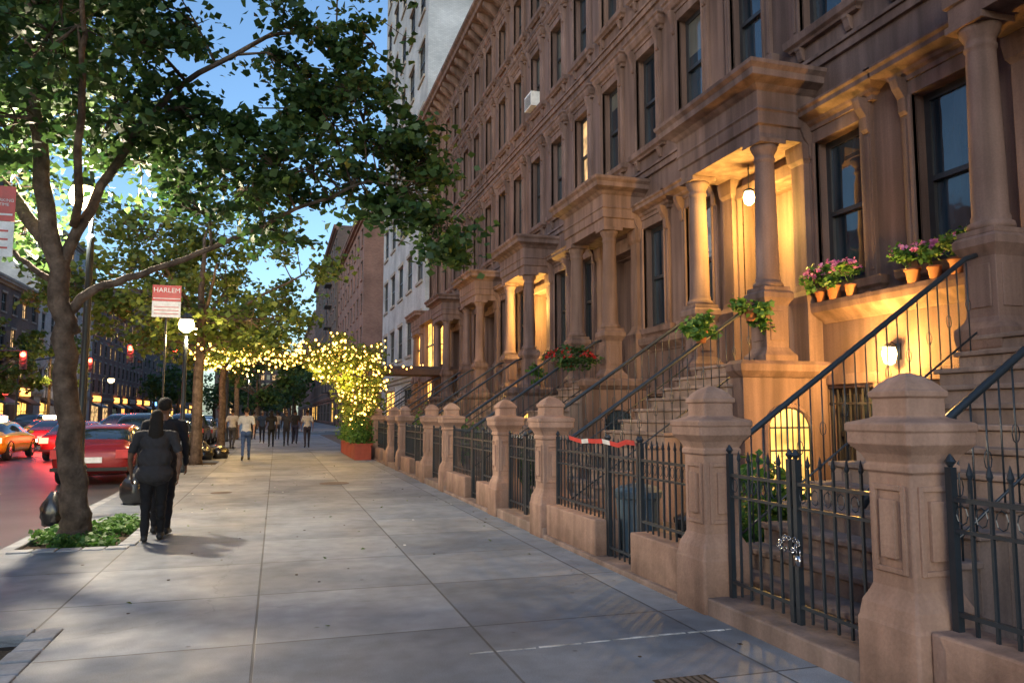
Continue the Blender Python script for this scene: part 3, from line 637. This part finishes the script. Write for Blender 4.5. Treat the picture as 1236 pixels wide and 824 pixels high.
# restaurant tree w/ lights
random.seed(21)
lim=[[(2.9,30.5,0,.12),(2.8,30.5,1.5,.1),(2.4,30.7,2.6,.08),(1.4,31,3.5,.05),(.2,31,3.9,.03),(-1.2,31,3.9,.02)],[(2.8,30.5,1.6,.07),(3.3,31,2.6,.05),(3.5,31.6,3.4,.03)]]
bl=[(2.9,30,3.3,.9),(2.0,31,3.7,.9),(1.1,31.2,3.9,.7),(.1,31,4.0,.6),(3.4,31.8,3.6,.9),(2.4,29.2,3.0,.7),(-.9,31,3.9,.45),(-1.8,30.8,3.8,.45),(-2.6,30.5,3.6,.4),(3.2,29.2,2.5,.7),(3.3,31.2,2.3,.8),(2.9,28.6,2.0,.6),(2.9,27.6,1.7,.55),(3.0,29.8,1.7,.6),(2.2,29.8,3.6,.7),(1.4,30,3.4,.6),(3.3,29.5,3.9,.6),(2.4,30.2,4.3,.5)]
et,LP=tree('restaurant_garden_tree',lim,bl,'leaf2',.15,24,38,.22)
def bulbs(pts,name,r=.03,wires=None):
    e=empty(name); m=MB()
    for p in pts:
        q=r*random.uniform(.55,1.2); m.ell(p,(q,q,q),0,5,3)
    m.obj('bulbs',['bulb'],e)
    if wires:
        w=MB()
        for q in wires: w.path(q,.006,4)
        w.obj('wires',['iron'],e)
    return e
pts=[LP[i] for i in random.sample(range(len(LP)),600)]
wires=[]
for (a,b,sag,n) in [((-2.6,25,3.7),(1.0,31,4.0),.35,34),((-2.4,38,3.8),(2.0,31.5,4.2),.5,30),((-2.5,25.5,3.6),(-2.4,37.5,3.8),.3,30),((2.9,30.5,4.2),(7.4,36.9,4.0),.4,22),((-2.6,31.5,3.7),(2.5,30,4.1),.25,34),((-2.6,33,3.9),(2.5,31,4.3),.3,34),((-2.4,28.5,3.9),(2.5,30,4.4),.3,34),((-2.6,27,4.0),(2.5,29,4.5),.3,34),((-2.6,29.5,3.4),(2.2,28.6,4.2),.2,34)]:
    a=Vector(a);b=Vector(b); q=[a.lerp(b,i/n)-Vector((0,0,sag*4*(i/n)*(1-i/n)))+Vector((random.gauss(0,.03),random.gauss(0,.08),random.gauss(0,.1))) for i in range(n+1)]
    wires.append(q); pts+= [p-Vector((0,0,.03)) for p in q[1:-1] if random.random()<.8]
es=bulbs(pts,'string_lights',.045,wires)
point('string_glow',(1.6,30.4,3.2),350,(1,.56,.13),.3,es); point('string_glow',(2.4,28.4,2.9),350,(1,.56,.13),.3,es); point('string_glow',(-1.6,30.6,3.2),350,(1,.56,.13),.3,es)
for i in range(4):
    e=empty('planter_box_hedge'); y=26.8+i*1.5; m=MB(); m.box(2.6,3.15,y,y+1.35,0,.5); m.box(2.56,3.19,y-.03,y+1.38,.5,.56)
    for j in range(6): m.box(2.59,2.6,y+.05+j*.22,y+.2+j*.22,.04,.46)
    m.obj('box',['orange'],e)
    L=[(2.85+random.gauss(0,.2),y+.67+random.gauss(0,.35),.56+abs(random.gauss(0,.38))) for _ in range(900)]; leaves('foliage',L,.1,'leaf3',e)

def shrub(name,c,r,n,size,leaf='leaf3',flower=None,nf=0,pot=None):
    e=empty(name)
    L=[]; ns=max(5,n//45)
    cs=[rnd_in(r) for _ in range(ns)]
    for _ in range(n):
        d=random.choice(cs)+Vector((random.gauss(0,r[0]*.22),random.gauss(0,r[1]*.22),random.gauss(0,r[2]*.2))); L.append((c[0]+d.x,c[1]+d.y,max(c[2]+d.z,.03)))
    leaves('leaves',L,size,leaf,e)
    if flower:
        F=[]
        for _ in range(nf//6):
            d=rnd_in(r); d=d.normalized(); d.z=abs(d.z)*.9; q=Vector(c)+Vector((d.x*r[0]*1.05,d.y*r[1]*1.05,d.z*r[2]*1.1))
            for _ in range(6): F.append((q.x+random.gauss(0,.018),q.y+random.gauss(0,.018),q.z+random.gauss(0,.015)))
        leaves('petals',F,.05,flower,e)
    m=MB()
    if pot: m.lathe(pot[0],pot[1],[(pot[3]*.7,pot[2]),(pot[3]*.95,pot[2]+pot[3]*1.5),(pot[3]*1.08,pot[2]+pot[3]*1.5),(pot[3]*1.08,pot[2]+pot[3]*1.8),(pot[3]*.8,pot[2]+pot[3]*1.75)],16)
    for d in cs:
        b=(pot[0],pot[1],pot[2]+pot[3]) if pot else (c[0],c[1],max(c[2]-r[2],0))
        m.path([b,(c[0]+d.x,c[1]+d.y,c[2]+d.z)],.005,4,1)
    m.obj('pot_and_stems',['terra','leaf3'],e,True)
    return e
random.seed(5)
for y,s_ in ((9.15,.95),(9.5,1.15),(9.8,.9)): shrub('potted_flowers',(7.9,y,3.62),(.19*s_,.22*s_,.19*s_),260,.07,'leaf3','pink',120,(7.97,y,3.27,.1*s_))
for y,s_ in ((7.3,1.1),(7.65,.9),(8.0,1.05)): shrub('potted_flowers',(7.9,y,3.6),(.2*s_,.24*s_,.17*s_),260,.07,'leaf3','pink',100,(7.97,y,3.27,.1*s_))
shrub('hanging_plant',(6.1,10.15,2.75),(.34,.2,.26),420,.1,'leaf3',None,0,(6.1,10.2,2.62,.1))
shrub('hanging_plant',(6.95,10.1,3.1),(.28,.2,.3),380,.1,'leaf3',None,0,(6.95,10.15,2.98,.1))
shrub('hanging_plant',(6.3,16.1,2.8),(.55,.25,.25),600,.09,'leaf','red',340,(6.3,16.2,2.6,.14))
shrub('garden_shrub',(4.9,7.0,.5),(.4,.45,.5),1300,.1,'leaf3')
shrub('garden_shrub',(4.5,13.3,.45),(.4,.5,.45),900,.09,'leaf')
shrub('garden_shrub',(4.6,19.3,.7),(.5,.6,.7),1200,.1,'leaf3')
shrub('garden_shrub',(4.6,25.3,.7),(.5,.8,.8),1200,.12,'leaf3')
shrub('hanging_plant',(6.5,18.8,2.6),(.3,.3,.25),300,.09,'leaf3')
L=[]
for _ in range(3200):
    x=random.uniform(-2.85,-1.78); y=random.uniform(10.25,12.45)
    if math.sin(x*5+y*3)+math.sin(y*4.1-x*2)>-0.6: L.append((x,y,random.uniform(-.03,.09)*(1+.6*math.sin(x*7)*math.sin(y*5))))
leaves('pit_ground_cover',L,.07,'leaf3',None,.9,.5)
L=[(random.uniform(-2.8,-1.7),random.uniform(4.0,6.2),-.03) for _ in range(120)]+[(random.uniform(-2.7,3.2),random.uniform(4,25),.004) for _ in range(50)]
leaves('fallen_leaves',L,.05,'leaf2',None,2,.3)

# ------------------------------------------------------------------ street furniture
def street_lamp(x,y,h,dx=0,pw=200,col=(1,.66,.30),gr=1):
    e=empty('street_lamp'); m=MB()
    m.lathe(x,y,[(.16,0),(.16,.12),(.12,.2),(.1,.7),(.12,.75),(.07,.85),(.06,1.2),(.05,h-.7),(.07,h-.66),(.045,h-.3 if abs(dx)<.01 else h-.6)],14,1)
    hx=x+dx
    if abs(dx)>.01: m.path([(x,y,h-.7),(x,y,h+.1),(x+dx*.3,y,h+.45),(x+dx*.8,y,h+.45),(hx,y,h+.25)],.035,8,1)
    m.lathe(hx,y,[(.04,h+.32),(.1,h+.26),(.17*gr,h+.18),(.19*gr,h+.14)],14,1); m.lathe(hx,y,[(.16*gr,h+.13),(.2*gr,h),(.17*gr,h-.13*gr),(.07,h-.21*gr)],16,0)
    m.obj('post_and_globe',['lampg','iron'],e,True); point('lamp_light',(hx+(.0 if abs(dx)>.01 else .12),y-.12,h-.4*gr),pw,col,.12,e)
street_lamp(-2.8,13.0,4.9,-.14,2200,(1,.84,.62))
street_lamp(-2.42,22.6,4.0,0,500,gr=1.05)
street_lamp(-2.75,31.5,4.85,-.2,600,gr=1.3)
street_lamp(-2.7,47,4.85,0,600,gr=1.4)
street_lamp(-21.5,60,6,1,900,gr=2); street_lamp(-21.5,85,6,1,900,gr=2); street_lamp(-2.6,78,5.5,0,600,gr=2); street_lamp(-21.5,110,6,1,500,gr=2); street_lamp(-21.5,40,6,1,700,gr=1.6)
def sign_post(name,x,y,z0,z1,w,txt):
    e=empty(name); m=MB(); m.path([(x,y+.04,0),(x,y+.04,z1+.05)],.025,8,2)
    zm=z0+(z1-z0)*.5; m.box(x-w/2,x+w/2,y-.008,y,zm,z1,0); m.box(x-w/2,x+w/2,y-.008,y,z0,zm-.005,1)
    m.box(x-w/2+.02,x+w/2-.02,y-.012,y-.0085,zm+.06,zm+.08,1)
    for i in range(3): m.box(x-w/2+.05,x+w/2-.05,y-.012,y-.0085,z0+.08+i*.09,z0+.1+i*.09,0)
    m.obj('plates_and_pole',['signr','signw','iron'],e)
    c=bpy.data.curves.new('sign_text','FONT'); c.body=txt; c.size=(w/ (6.6 if w<.5 else 4)); c.align_x='CENTER'
    t=bpy.data.objects.new('sign_text',c); COL.objects.link(t); t.location=(x,y-.013,zm+(z1-zm)*.55); t.rotation_euler=(math.pi/2,0,0); c.materials.append(M['signw']); t.parent=e
sign_post('parking_sign',-2.85,9.15,3.2,3.95,.3,'NO PARKING\nANYTIME')
sign_post('street_banner_sign',-2.85,21.9,4.1,4.95,.7,'HARLEM')
def signal(x,y,arm,h=5.8):
    e=empty('traffic_signal'); m=MB(); m.lathe(x,y,[(.2,0),(.14,.3),(.1,1),(.08,h)],12,0)
    m.path([(x,y,h-.2),(x+arm*.5,y,h+.3),(x+arm,y,h+.35)],[.07,.06,.04],8,0)
    for q in (x+arm,x+arm*.55):
        m.box(q-.2,q+.2,y-.16,y+.16,h-.95,h+.3,1)
        for i,mt in enumerate((3,1,1)): m.ell((q,y-.17,h+.07-i*.38),(.19,.06,.19),mt,12,6); m.path([(q-.18,y-.2,h+.1-i*.38),(q,y-.3,h+.26-i*.38),(q+.18,y-.2,h+.1-i*.38)],.02,4,1)
    m.obj('mast_and_heads',['iron','frame','yellowp','sigred'],e); point('signal_glow',(x+arm,y-.6,h),200,(1,.05,.03),.15,e)
signal(-3.6,60.5,-6.5,6.2); signal(-21.3,75.5,5.5,6.2); signal(-20.8,60.5,4,5.6)

def lumpy(name,c,r,mat='bag'):
    bm=bmesh.new(); bmesh.ops.create_icosphere(bm,subdivisions=3,radius=1)
    for v in bm.verts:
        f=1+.12*math.sin(v.co.x*5+c[0]*9)*math.cos(v.co.y*6+c[1])+.06*math.sin(v.co.z*14+v.co.x*9); v.co=Vector((v.co.x*r[0]*f,v.co.y*r[1]*f,max(v.co.z,-.75)*r[2]*f))
        if v.co.z>r[2]*.75: v.co.x*=.5; v.co.y*=.5; v.co.z*=1.25
        v.co+=Vector(c)+Vector((0,0,r[2]*.75))
    me=bpy.data.meshes.new(name); bm.to_mesh(me); me.materials.append(M[mat]); 
    for p in me.polygons: p.use_smooth=True
    o=bpy.data.objects.new(name,me); COL.objects.link(o)
lumpy('garbage_bag',(-2.95,12.4,0),(.18,.2,.24)); lumpy('garbage_bag',(-2.3,14.9,0),(.26,.26,.3)); lumpy('garbage_bag',(-2.25,15.5,0),(.24,.26,.42))
lumpy('garbage_bag',(-2.4,29.0,0),(.4,.35,.3)); lumpy('garbage_bag',(-1.9,29.3,0),(.35,.35,.25)); lumpy('garbage_bag',(-2.3,28.5,0),(.3,.35,.25))
def trash_can(x,y,r=.24,h=.68,mat='bin'):
    e=empty('trash_can'); m=MB(); n=24
    prof=[(r*.8,0),(r*.82,.05),(r*.92,h*.7),(r*.95,h*.85),(r*1.03,h*.87),(r*1.03,h*.92)]
    R=[[(x+a*(1+(.03 if j%2 else -.01))*math.cos(2*math.pi*j/n),y+a*(1+(.03 if j%2 else -.01))*math.sin(2*math.pi*j/n),z) for j in range(n)] for a,z in prof]
    m.rings(R); m.lathe(x,y,[(r*1.06,h*.92),(r*1.06,h*.96),(r*.8,h*1.03),(r*.2,h*1.07)],24); m.path([(x-.06,y,h*1.05),(x-.05,y,h*1.13),(x+.05,y,h*1.13),(x+.06,y,h*1.05)],.012,6)
    m.obj('ribbed_can',[mat],e)
trash_can(3.86,7.85,.25,.74); trash_can(4.25,7.2,.26,.5,'bag')

# ------------------------------------------------------------------ vehicles
def car(name,x,y,color,heading=1,kind='sedan',zr=-.13,glow=0):
    e=empty(name,(x,y,zr)); e.rotation_euler=(0,0,0 if heading>0 else math.pi)
    if kind=='sedan':
        st=[(-2.32,.70,.38,.66,.72,.6),(-2.24,.84,.26,.9,.97,.72),(-1.75,.9,.2,.96,1.04,.72),(-1.1,.91,.2,.97,1.38,.6),(-.3,.91,.2,.97,1.45,.62),(.4,.91,.2,.96,1.42,.61),(1.15,.91,.2,.93,1.02,.74),(1.9,.88,.2,.82,.9,.7),(2.25,.78,.28,.66,.74,.6)]; cab=(2,6); wy=(-1.35,1.4)
    else:
        st=[(-2.3,.78,.42,.9,1.0,.66),(-2.26,.9,.3,1.05,1.15,.74),(-2.1,.93,.25,1.08,1.66,.66),(-1.0,.94,.25,1.08,1.74,.68),(.0,.94,.25,1.07,1.74,.68),(.55,.94,.25,1.06,1.68,.66),(1.25,.93,.25,1.02,1.12,.76),(2.05,.9,.25,.96,1.03,.72),(2.3,.8,.35,.8,.86,.65)]; cab=(1,6); wy=(-1.4,1.45)
    m=MB(); R=[]
    for (yy,w,zb,zs,zt,wt) in st:
        h=[(w*.55,zb),(w*.96,zb+.05),(w,(zb+zs)/2),(w*.98,zs-.04),(w*.93,zs),(wt,zt-.04),(wt*.85,zt)]
        R.append([(a,yy,z) for a,z in h]+[(-a,yy,z) for a,z in reversed(h)])
    n=14; vs=[p for r in R for p in r]
    m.add(vs,[],0)
    def add(f,mt): m.f.append(f); m.m.append(mt)
    for i in range(len(R)-1):
        for j in range(n):
            a=i*n+j;b=i*n+(j+1)%n; mt=0
            incab=cab[0]<=i<cab[1]
            if incab and j in (4,8): mt=1
            if j==6 or j in (5,7):
                if i==cab[0] or i==cab[1]-1: mt=1
            add((a,b,b+n,a+n),mt)
    add(tuple(range(n-1,-1,-1)),0); add(tuple((len(R)-1)*n+j for j in range(n)),0)
    pm=plain('car_paint_'+name,color,.22,.2,.7,.03)
    o=m.obj('body',[pm,'glass'],e,True); ss=o.modifiers.new('s','SUBSURF'); ss.levels=2; ss.render_levels=2
    d=MB(); W=st[2][1]; zt=st[1][3]
    for sx in (-1,1):
        for q in wy:
            xo=sx*(W-.02)
            prof=[(.2,-.22),(.3,-.2),(.33,-.14),(.33,-.04),(.3,.0),(.21,.015),(.2,-.02),(.05,-.03)]
            d.rings([[(xo+sx*t,q+r*math.cos(2*math.pi*j/18),.33+r*math.sin(2*math.pi*j/18)) for j in range(18)] for r,t in prof],0)
            d.rings([[(xo+sx*t,q+r*math.cos(2*math.pi*j/10),.33+r*math.sin(2*math.pi*j/10)) for j in range(10)] for r,t in [(.19,-.01),(.17,.012),(.05,.02)]],1)
            d.path([(xo+sx*.012,q+.38*math.cos(t),.33+.38*math.sin(t)) for t in [math.pi*k/10 for k in range(11)]],.025,5,0)
        x0,x1=sorted((sx*W*.6,sx*W*.93)); d.box(x0,x1,st[1][0]-.07,st[1][0]+.08,zt-.25,zt-.05,2)
        x0,x1=sorted((sx*W*.55,sx*W*.88)); d.box(x0,x1,st[-1][0]-.2,st[-1][0]+.03,st[-1][3]-.12,st[-1][3],3)
        d.ell((sx*(W+.07),.75,st[2][3]+.04),(.09,.06,.07),4)
    d.box(-.26,.26,st[0][0]-.03,st[0][0]+.02,.55,.68,5); d.box(-W*.9,W*.9,st[0][0]-.05,st[0][0]+.05,.36,.44,0)
    d.box(-.7,.7,st[-1][0]-.02,st[-1][0]+.05,.4,.55,0)
    if 'taxi' in name: d.box(-.3,.3,-.15,.15,1.45,1.62,6)
    tl='tail' if 'parked' not in name else M['signr']
    hl='head' if 'parked' not in name else 'signw'
    d.obj('wheels_and_lights',['rubber','chrome',tl,hl,pm,'signw','head'],e)
    if glow and heading>0:
        l=point('brake_glow',(0,0,0),glow,(1,.05,.03),.3,e); l.location=(0,-2.9,.8)
    return e
car('parked_car',-4.15,22.6,(.25,.015,.015))
car('parked_suv',-4.2,29.6,(.012,.013,.016),1,'suv')
car('parked_car',-4.2,36.0,(.08,.085,.09)); car('parked_suv',-4.2,42.4,(.03,.03,.035),1,'suv'); car('parked_car',-4.2,48.5,(.3,.3,.32))
car('taxi',-10.2,34,(.75,.48,.02),glow=150); car('taxi',-12.9,52,(.65,.38,.02)); car('moving_car',-7.2,33.5,(.2,.01,.01),glow=260); car('moving_suv',-7.3,44,(.05,.05,.05),1,'suv',glow=200)
car('moving_car',-10.3,43,(.25,.02,.02),glow=200); car('moving_suv',-13.0,42,(.03,.03,.04),1,'suv')
car('moving_car',-10.5,58,(.3,.3,.3)); car('moving_car',-16.2,50,(.1,.1,.12),-1); car('moving_suv',-17.2,64,(.02,.02,.02),-1,'suv'); car('moving_car',-7.2,57,(.2,.2,.2)); car('moving_car',-14.2,84,(.1,.1,.12),-1)
car('taxi',-10.4,84,(.65,.38,.02)); car('moving_car',-7.2,90,(.1,.02,.02)); car('moving_car',-16.4,100,(.1,.1,.12),-1)

# ------------------------------------------------------------------ people
cmat={}
def cm(nm,c,r=.85):
    k=(nm,tuple(c))
    if k not in cmat: cmat[k]=plain(nm,c,r,0,.3,.12,20)
    return cmat[k]
def person(x,y,head_deg,H,top,bottom,skin=(.16,.085,.055),hair=(.015,.012,.01),phase=1,female=False,longhair=False,sleeve='short',vox=.016,width=1.0,bag=False,amp=1.0,cap=False,aw=0,tunic=False):
    e=empty('pedestrian',(x,y,0)); e.rotation_euler=(0,0,math.radians(head_deg)); s=H/1.75; e.scale=(s,s,s)
    parts=[]
    def cap_(a,b,r0,r1,mt): parts.append((Vector(a),Vector(b),r0,r1,mt))
    def el(c,r,mt): parts.append((Vector(c),None,r,0,mt))
    TOP,BOT,SK,HR,SH=0,1,2,3,4
    w=width; p=phase; A=amp
    el((0,0,1.31),(.175*w,.115*w,.17),TOP); el((0,0,1.12),(.15*w,.11*w,.16),TOP); el((0,-.005,.98),(.172*w,.13*w,.13),TOP)
    if female: el((.07,.075,1.28),(.07,.06,.07),TOP); el((-.07,.075,1.28),(.07,.06,.07),TOP); el((0,-.01,.93),(.19*w,.15*w,.13),TOP)
    if tunic: el((0,0,1.1),(.195*w,.15*w,.2),TOP); el((0,-.01,.9),(.215*w,.165*w,.16),TOP)
    el((.07,-.06,.9),(.1*w,.1*w,.11),BOT); el((-.07,-.06,.9),(.1*w,.1*w,.11),BOT)
    cap_((-.15*w,0,1.425),(.15*w,0,1.425),.062,.062,TOP); cap_((0,0,1.44),(0,.015,1.53),.062,.052,SK)
    for sd in (1,-1):
        f=sd*p*A
        hip=Vector((sd*.085*w,0,.92))
        if f>0: kn=Vector((sd*.09,.2*abs(f),.51)); an=Vector((sd*.09,.30*abs(f),.095)); toe=an+Vector((sd*.02,.17,-.045)); heel=an+Vector((0,-.05,-.045))
        else: kn=Vector((sd*.09,-.02,.5)); an=Vector((sd*.085,-.27*abs(f),.15 if A>.5 else .09)); toe=an+Vector((sd*.02,.15,-.11 if A>.5 else -.045)); heel=an+Vector((0,-.05,-.03))
        cap_(hip,kn,.092*w,.062*w,BOT); cap_(kn,an+Vector((0,0,.03)),.06*w,.046*w,BOT); cap_(kn+Vector((0,-.02,-.08)),kn+Vector((0,-.025,-.18)),.055,.05,BOT)
        cap_(heel,toe,.045,.036,SH); cap_(an,an+(toe-an)*.5,.045,.04,SH)
        sh=Vector((sd*.195*w,0,1.41)); g=-f*.5
        el_=sh+Vector((sd*(.05+aw),g*.16-.02,-.28)); wr=el_+Vector((-sd*aw*.3,g*.22+.06,-.24))
        mid=sh.lerp(el_,.7)
        cap_(sh,mid,.058*w,.05*w,TOP); cap_(mid,el_,.044 if sleeve=='short' else .05,.038 if sleeve=='short' else .045,SK if sleeve=='short' else TOP)
        cap_(el_,wr,.038 if sleeve=='short' else .046,.026 if sleeve=='short' else .034,SK if sleeve=='short' else TOP)
        parts.append(('hand',sd,wr,(wr-el_).normalized(),SK))
    el((0,.012,1.645),(.074,.09,.108),SK); el((0,.035,1.59),(.05,.055,.05),SK); el((0,.108,1.635),(.013,.02,.022),SK)
    el((.077,.0,1.635),(.012,.022,.03),SK); el((-.077,.0,1.635),(.012,.022,.03),SK)
    el((0,-.018,1.672),(.082,.09,.094),HR)
    if longhair: el((0,-.065,1.58),(.09,.06,.13),HR); el((0,-.085,1.47),(.095,.05,.13),HR)
    if cap: el((0,.0,1.70),(.088,.1,.065),TOP); el((0,.11,1.685),(.06,.07,.012),TOP)
    m=MB()
    for q in parts:
        if q[0]=='hand': continue
        a,b,r0,r1,mt=q
        if b is None: m.ell(a,r0,0,14,10)
        else:
            d=(b-a); d.normalize(); pts=[];rr=[]
            for i in range(5): t=-math.cos(i*math.pi/8)*1; pts.append(a+d*r0*t); rr.append(max(r0*math.sin(i*math.pi/8),.004))
            for i in range(5): t=math.sin(i*math.pi/8); pts.append(b+d*r1*t); rr.append(max(r1*math.cos(i*math.pi/8),.004))
            m.path(pts,rr,12)
    tmp=m.obj('tmp',[],None); rm=tmp.modifiers.new('r','REMESH'); rm.mode='VOXEL'; rm.voxel_size=vox; sm=tmp.modifiers.new('s','SMOOTH'); sm.factor=.5; sm.iterations=4
    dg=bpy.context.evaluated_depsgraph_get(); me=bpy.data.meshes.new_from_object(tmp.evaluated_get(dg)); bpy.data.objects.remove(tmp)
    for c in (cm('shirt_cloth',top),cm('trouser_cloth',bottom),cm('skin',skin,.5),cm('hair',hair),cm('shoe_leather',(.03,.03,.03),.5)): me.materials.append(c)
    nv=len(me.polygons); C=np.zeros(nv*3); me.polygons.foreach_get('center',C); C=C.reshape(-1,3)
    best=np.full(nv,1e9); mi=np.zeros(nv,dtype=np.int32)
    for q in parts:
        if q[0]=='hand': continue
        a,b,r0,r1,mt=q
        if b is None: d=(np.linalg.norm((C-np.array(a))/np.array(r0),axis=1)-1)*min(r0)
        else:
            A_=np.array(a);D=np.array(b-a);L2=max(D@D,1e-9); t=np.clip(((C-A_)@D)/L2,0,1); d=np.linalg.norm(C-A_-t[:,None]*D,axis=1)-(r0+(r1-r0)*t)
        k=d<best; best[k]=d[k]; mi[k]=mt
    me.polygons.foreach_set('material_index',mi); me.polygons.foreach_set('use_smooth',[True]*nv); me.update()
    co=np.zeros(len(me.vertices)*3); me.vertices.foreach_get('co',co); co=co.reshape(-1,3); no=np.zeros(len(me.vertices)*3); me.vertices.foreach_get('normal',no); no=no.reshape(-1,3)
    body=(co[:,2]<1.38)&(co[:,2]>.12); amp_=.007*np.sin(co[:,2]*42+co[:,0]*25+2*np.sin(co[:,1]*30))*np.sin(co[:,0]*31+co[:,2]*13)
    co+=no*(amp_*body)[:,None]; me.vertices.foreach_set('co',co.ravel()); me.update()
    o=bpy.data.objects.new('body',me); COL.objects.link(o); o.parent=e
    h=MB()
    for q in parts:
        if q[0]!='hand': continue
        _,sd,wr,d,mt=q; side=Vector((0,1,0)); side=(side-d*side.dot(d)).normalized(); nn=d.cross(side)
        pal=wr+d*.045; rot=Matrix((nn,side,d)).transposed(); h.ell(pal,(.015,.04,.055),0,8,6,rot)
        for i,l in enumerate((.062,.075,.082,.07)):
            b0=wr+d*.085+side*(-.03+.02*i); k1=b0+d*l*.5; k2=k1+d*l*.4-nn*(.022*sd); h.path([b0,k1,k2],[.0088,.008,.006],6)
        b0=wr+d*.03+side*.035; h.path([b0,b0+d*.03+side*.022,b0+d*.06+side*.026-nn*.01*sd],[.011,.0095,.007],6)
    h.obj('hands',[cm('skin',skin,.5)],e,True)
    f=MB()
    for sx in (-1,1): f.ell((sx*.03,.094,1.655),(.012,.008,.007),0,8,5); f.ell((sx*.03,.097,1.68),(.018,.006,.004),1,8,4)
    f.ell((0,.098,1.592),(.024,.006,.008),2,8,5)
    f.obj('face_features',['signw',cm('hair',hair),cm('lips',(.2,.06,.05))],e,True)
    if bag:
        b=MB(); b.ell((.3*w,-.02,.95),(.06,.15,.16),0,12,8); b.path([(.28*w,-.1,1.05),(.17*w,-.09,1.4),(.12*w,.0,1.5),(.17*w,.1,1.38),(.28*w,.08,1.05)],.012,6,0); b.obj('shoulder_bag',['bag'],e,True)
    return e
person(-1.42,10.5,4,1.60,(.035,.033,.036),(.010,.010,.012),female=True,longhair=True,phase=1,vox=.012,width=1.12,amp=.4,aw=.04,tunic=True)
person(-1.40,11.05,0,1.76,(.014,.014,.018),(.012,.012,.016),phase=-1,vox=.012,width=1.1,sleeve='long',amp=.45,cap=True)
person(-.95,27.6,0,1.78,(.5,.5,.5),(.05,.09,.2),phase=1,vox=.022,skin=(.35,.2,.14))
person(-1.85,36.5,-5,1.78,(.35,.35,.36),(.05,.05,.06),phase=-1,vox=.03)
person(-.2,38.5,0,1.74,(.02,.02,.02),(.02,.02,.02),phase=1,vox=.03,female=True,longhair=True)
person(.5,39.5,180,1.76,(.04,.04,.05),(.03,.03,.04),phase=1,vox=.03,sleeve='long')
person(.95,42,0,1.8,(.03,.03,.03),(.05,.05,.09),phase=-1,vox=.03)
person(1.4,37.2,0,1.78,(.4,.4,.4),(.03,.03,.05),phase=1,vox=.03)
person(1.1,46,180,1.7,(.2,.05,.05),(.02,.02,.03),phase=1,vox=.03)
person(-.7,44,180,1.75,(.04,.06,.1),(.02,.02,.03),phase=-1,vox=.03); person(-1.3,50,0,1.75,(.1,.1,.1),(.02,.02,.03),phase=-1,vox=.03)
person(.1,50,0,1.72,(.3,.25,.2),(.04,.04,.05),phase=1,vox=.03)

# ------------------------------------------------------------------ world, sun, camera
w=bpy.data.worlds.new('World'); scene.world=w; w.use_nodes=True; nt=w.node_tree
bg=nt.nodes['Background']; sky=nt.nodes.new('ShaderNodeTexSky'); sky.sky_type='NISHITA'; sky.sun_disc=False
EL=math.radians(14); AZ=math.radians(215)
sky.sun_elevation=EL; sky.sun_rotation=AZ; sky.air_density=1.0; sky.dust_density=1.2; sky.ozone_density=2.0
tn=nt.nodes.new('ShaderNodeVectorMath'); tn.operation='MULTIPLY'; tn.inputs[1].default_value=(.86,1.0,1.12)
nt.links.new(sky.outputs[0],tn.inputs[0]); nt.links.new(tn.outputs[0],bg.inputs[0]); bg.inputs[1].default_value=.25
sun=bpy.data.lights.new('sun','SUN'); sun.energy=.35; sun.angle=math.radians(14); sun.color=(1,.92,.9)
so=bpy.data.objects.new('sun',sun); COL.objects.link(so)
d=Vector((math.sin(AZ)*math.cos(EL),math.cos(AZ)*math.cos(EL),math.sin(EL))); so.rotation_euler=d.to_track_quat('Z','Y').to_euler()
cam=bpy.data.cameras.new('camera'); co=bpy.data.objects.new('camera',cam); COL.objects.link(co); scene.camera=co
cam.sensor_width=36; cam.lens=27.0; cam.clip_end=4000; co.location=(0,0,1.55); co.rotation_euler=(math.radians(95.42),0,math.radians(-17))
scene.view_settings.view_transform='Standard'; scene.view_settings.look='None'; scene.view_settings.exposure=0
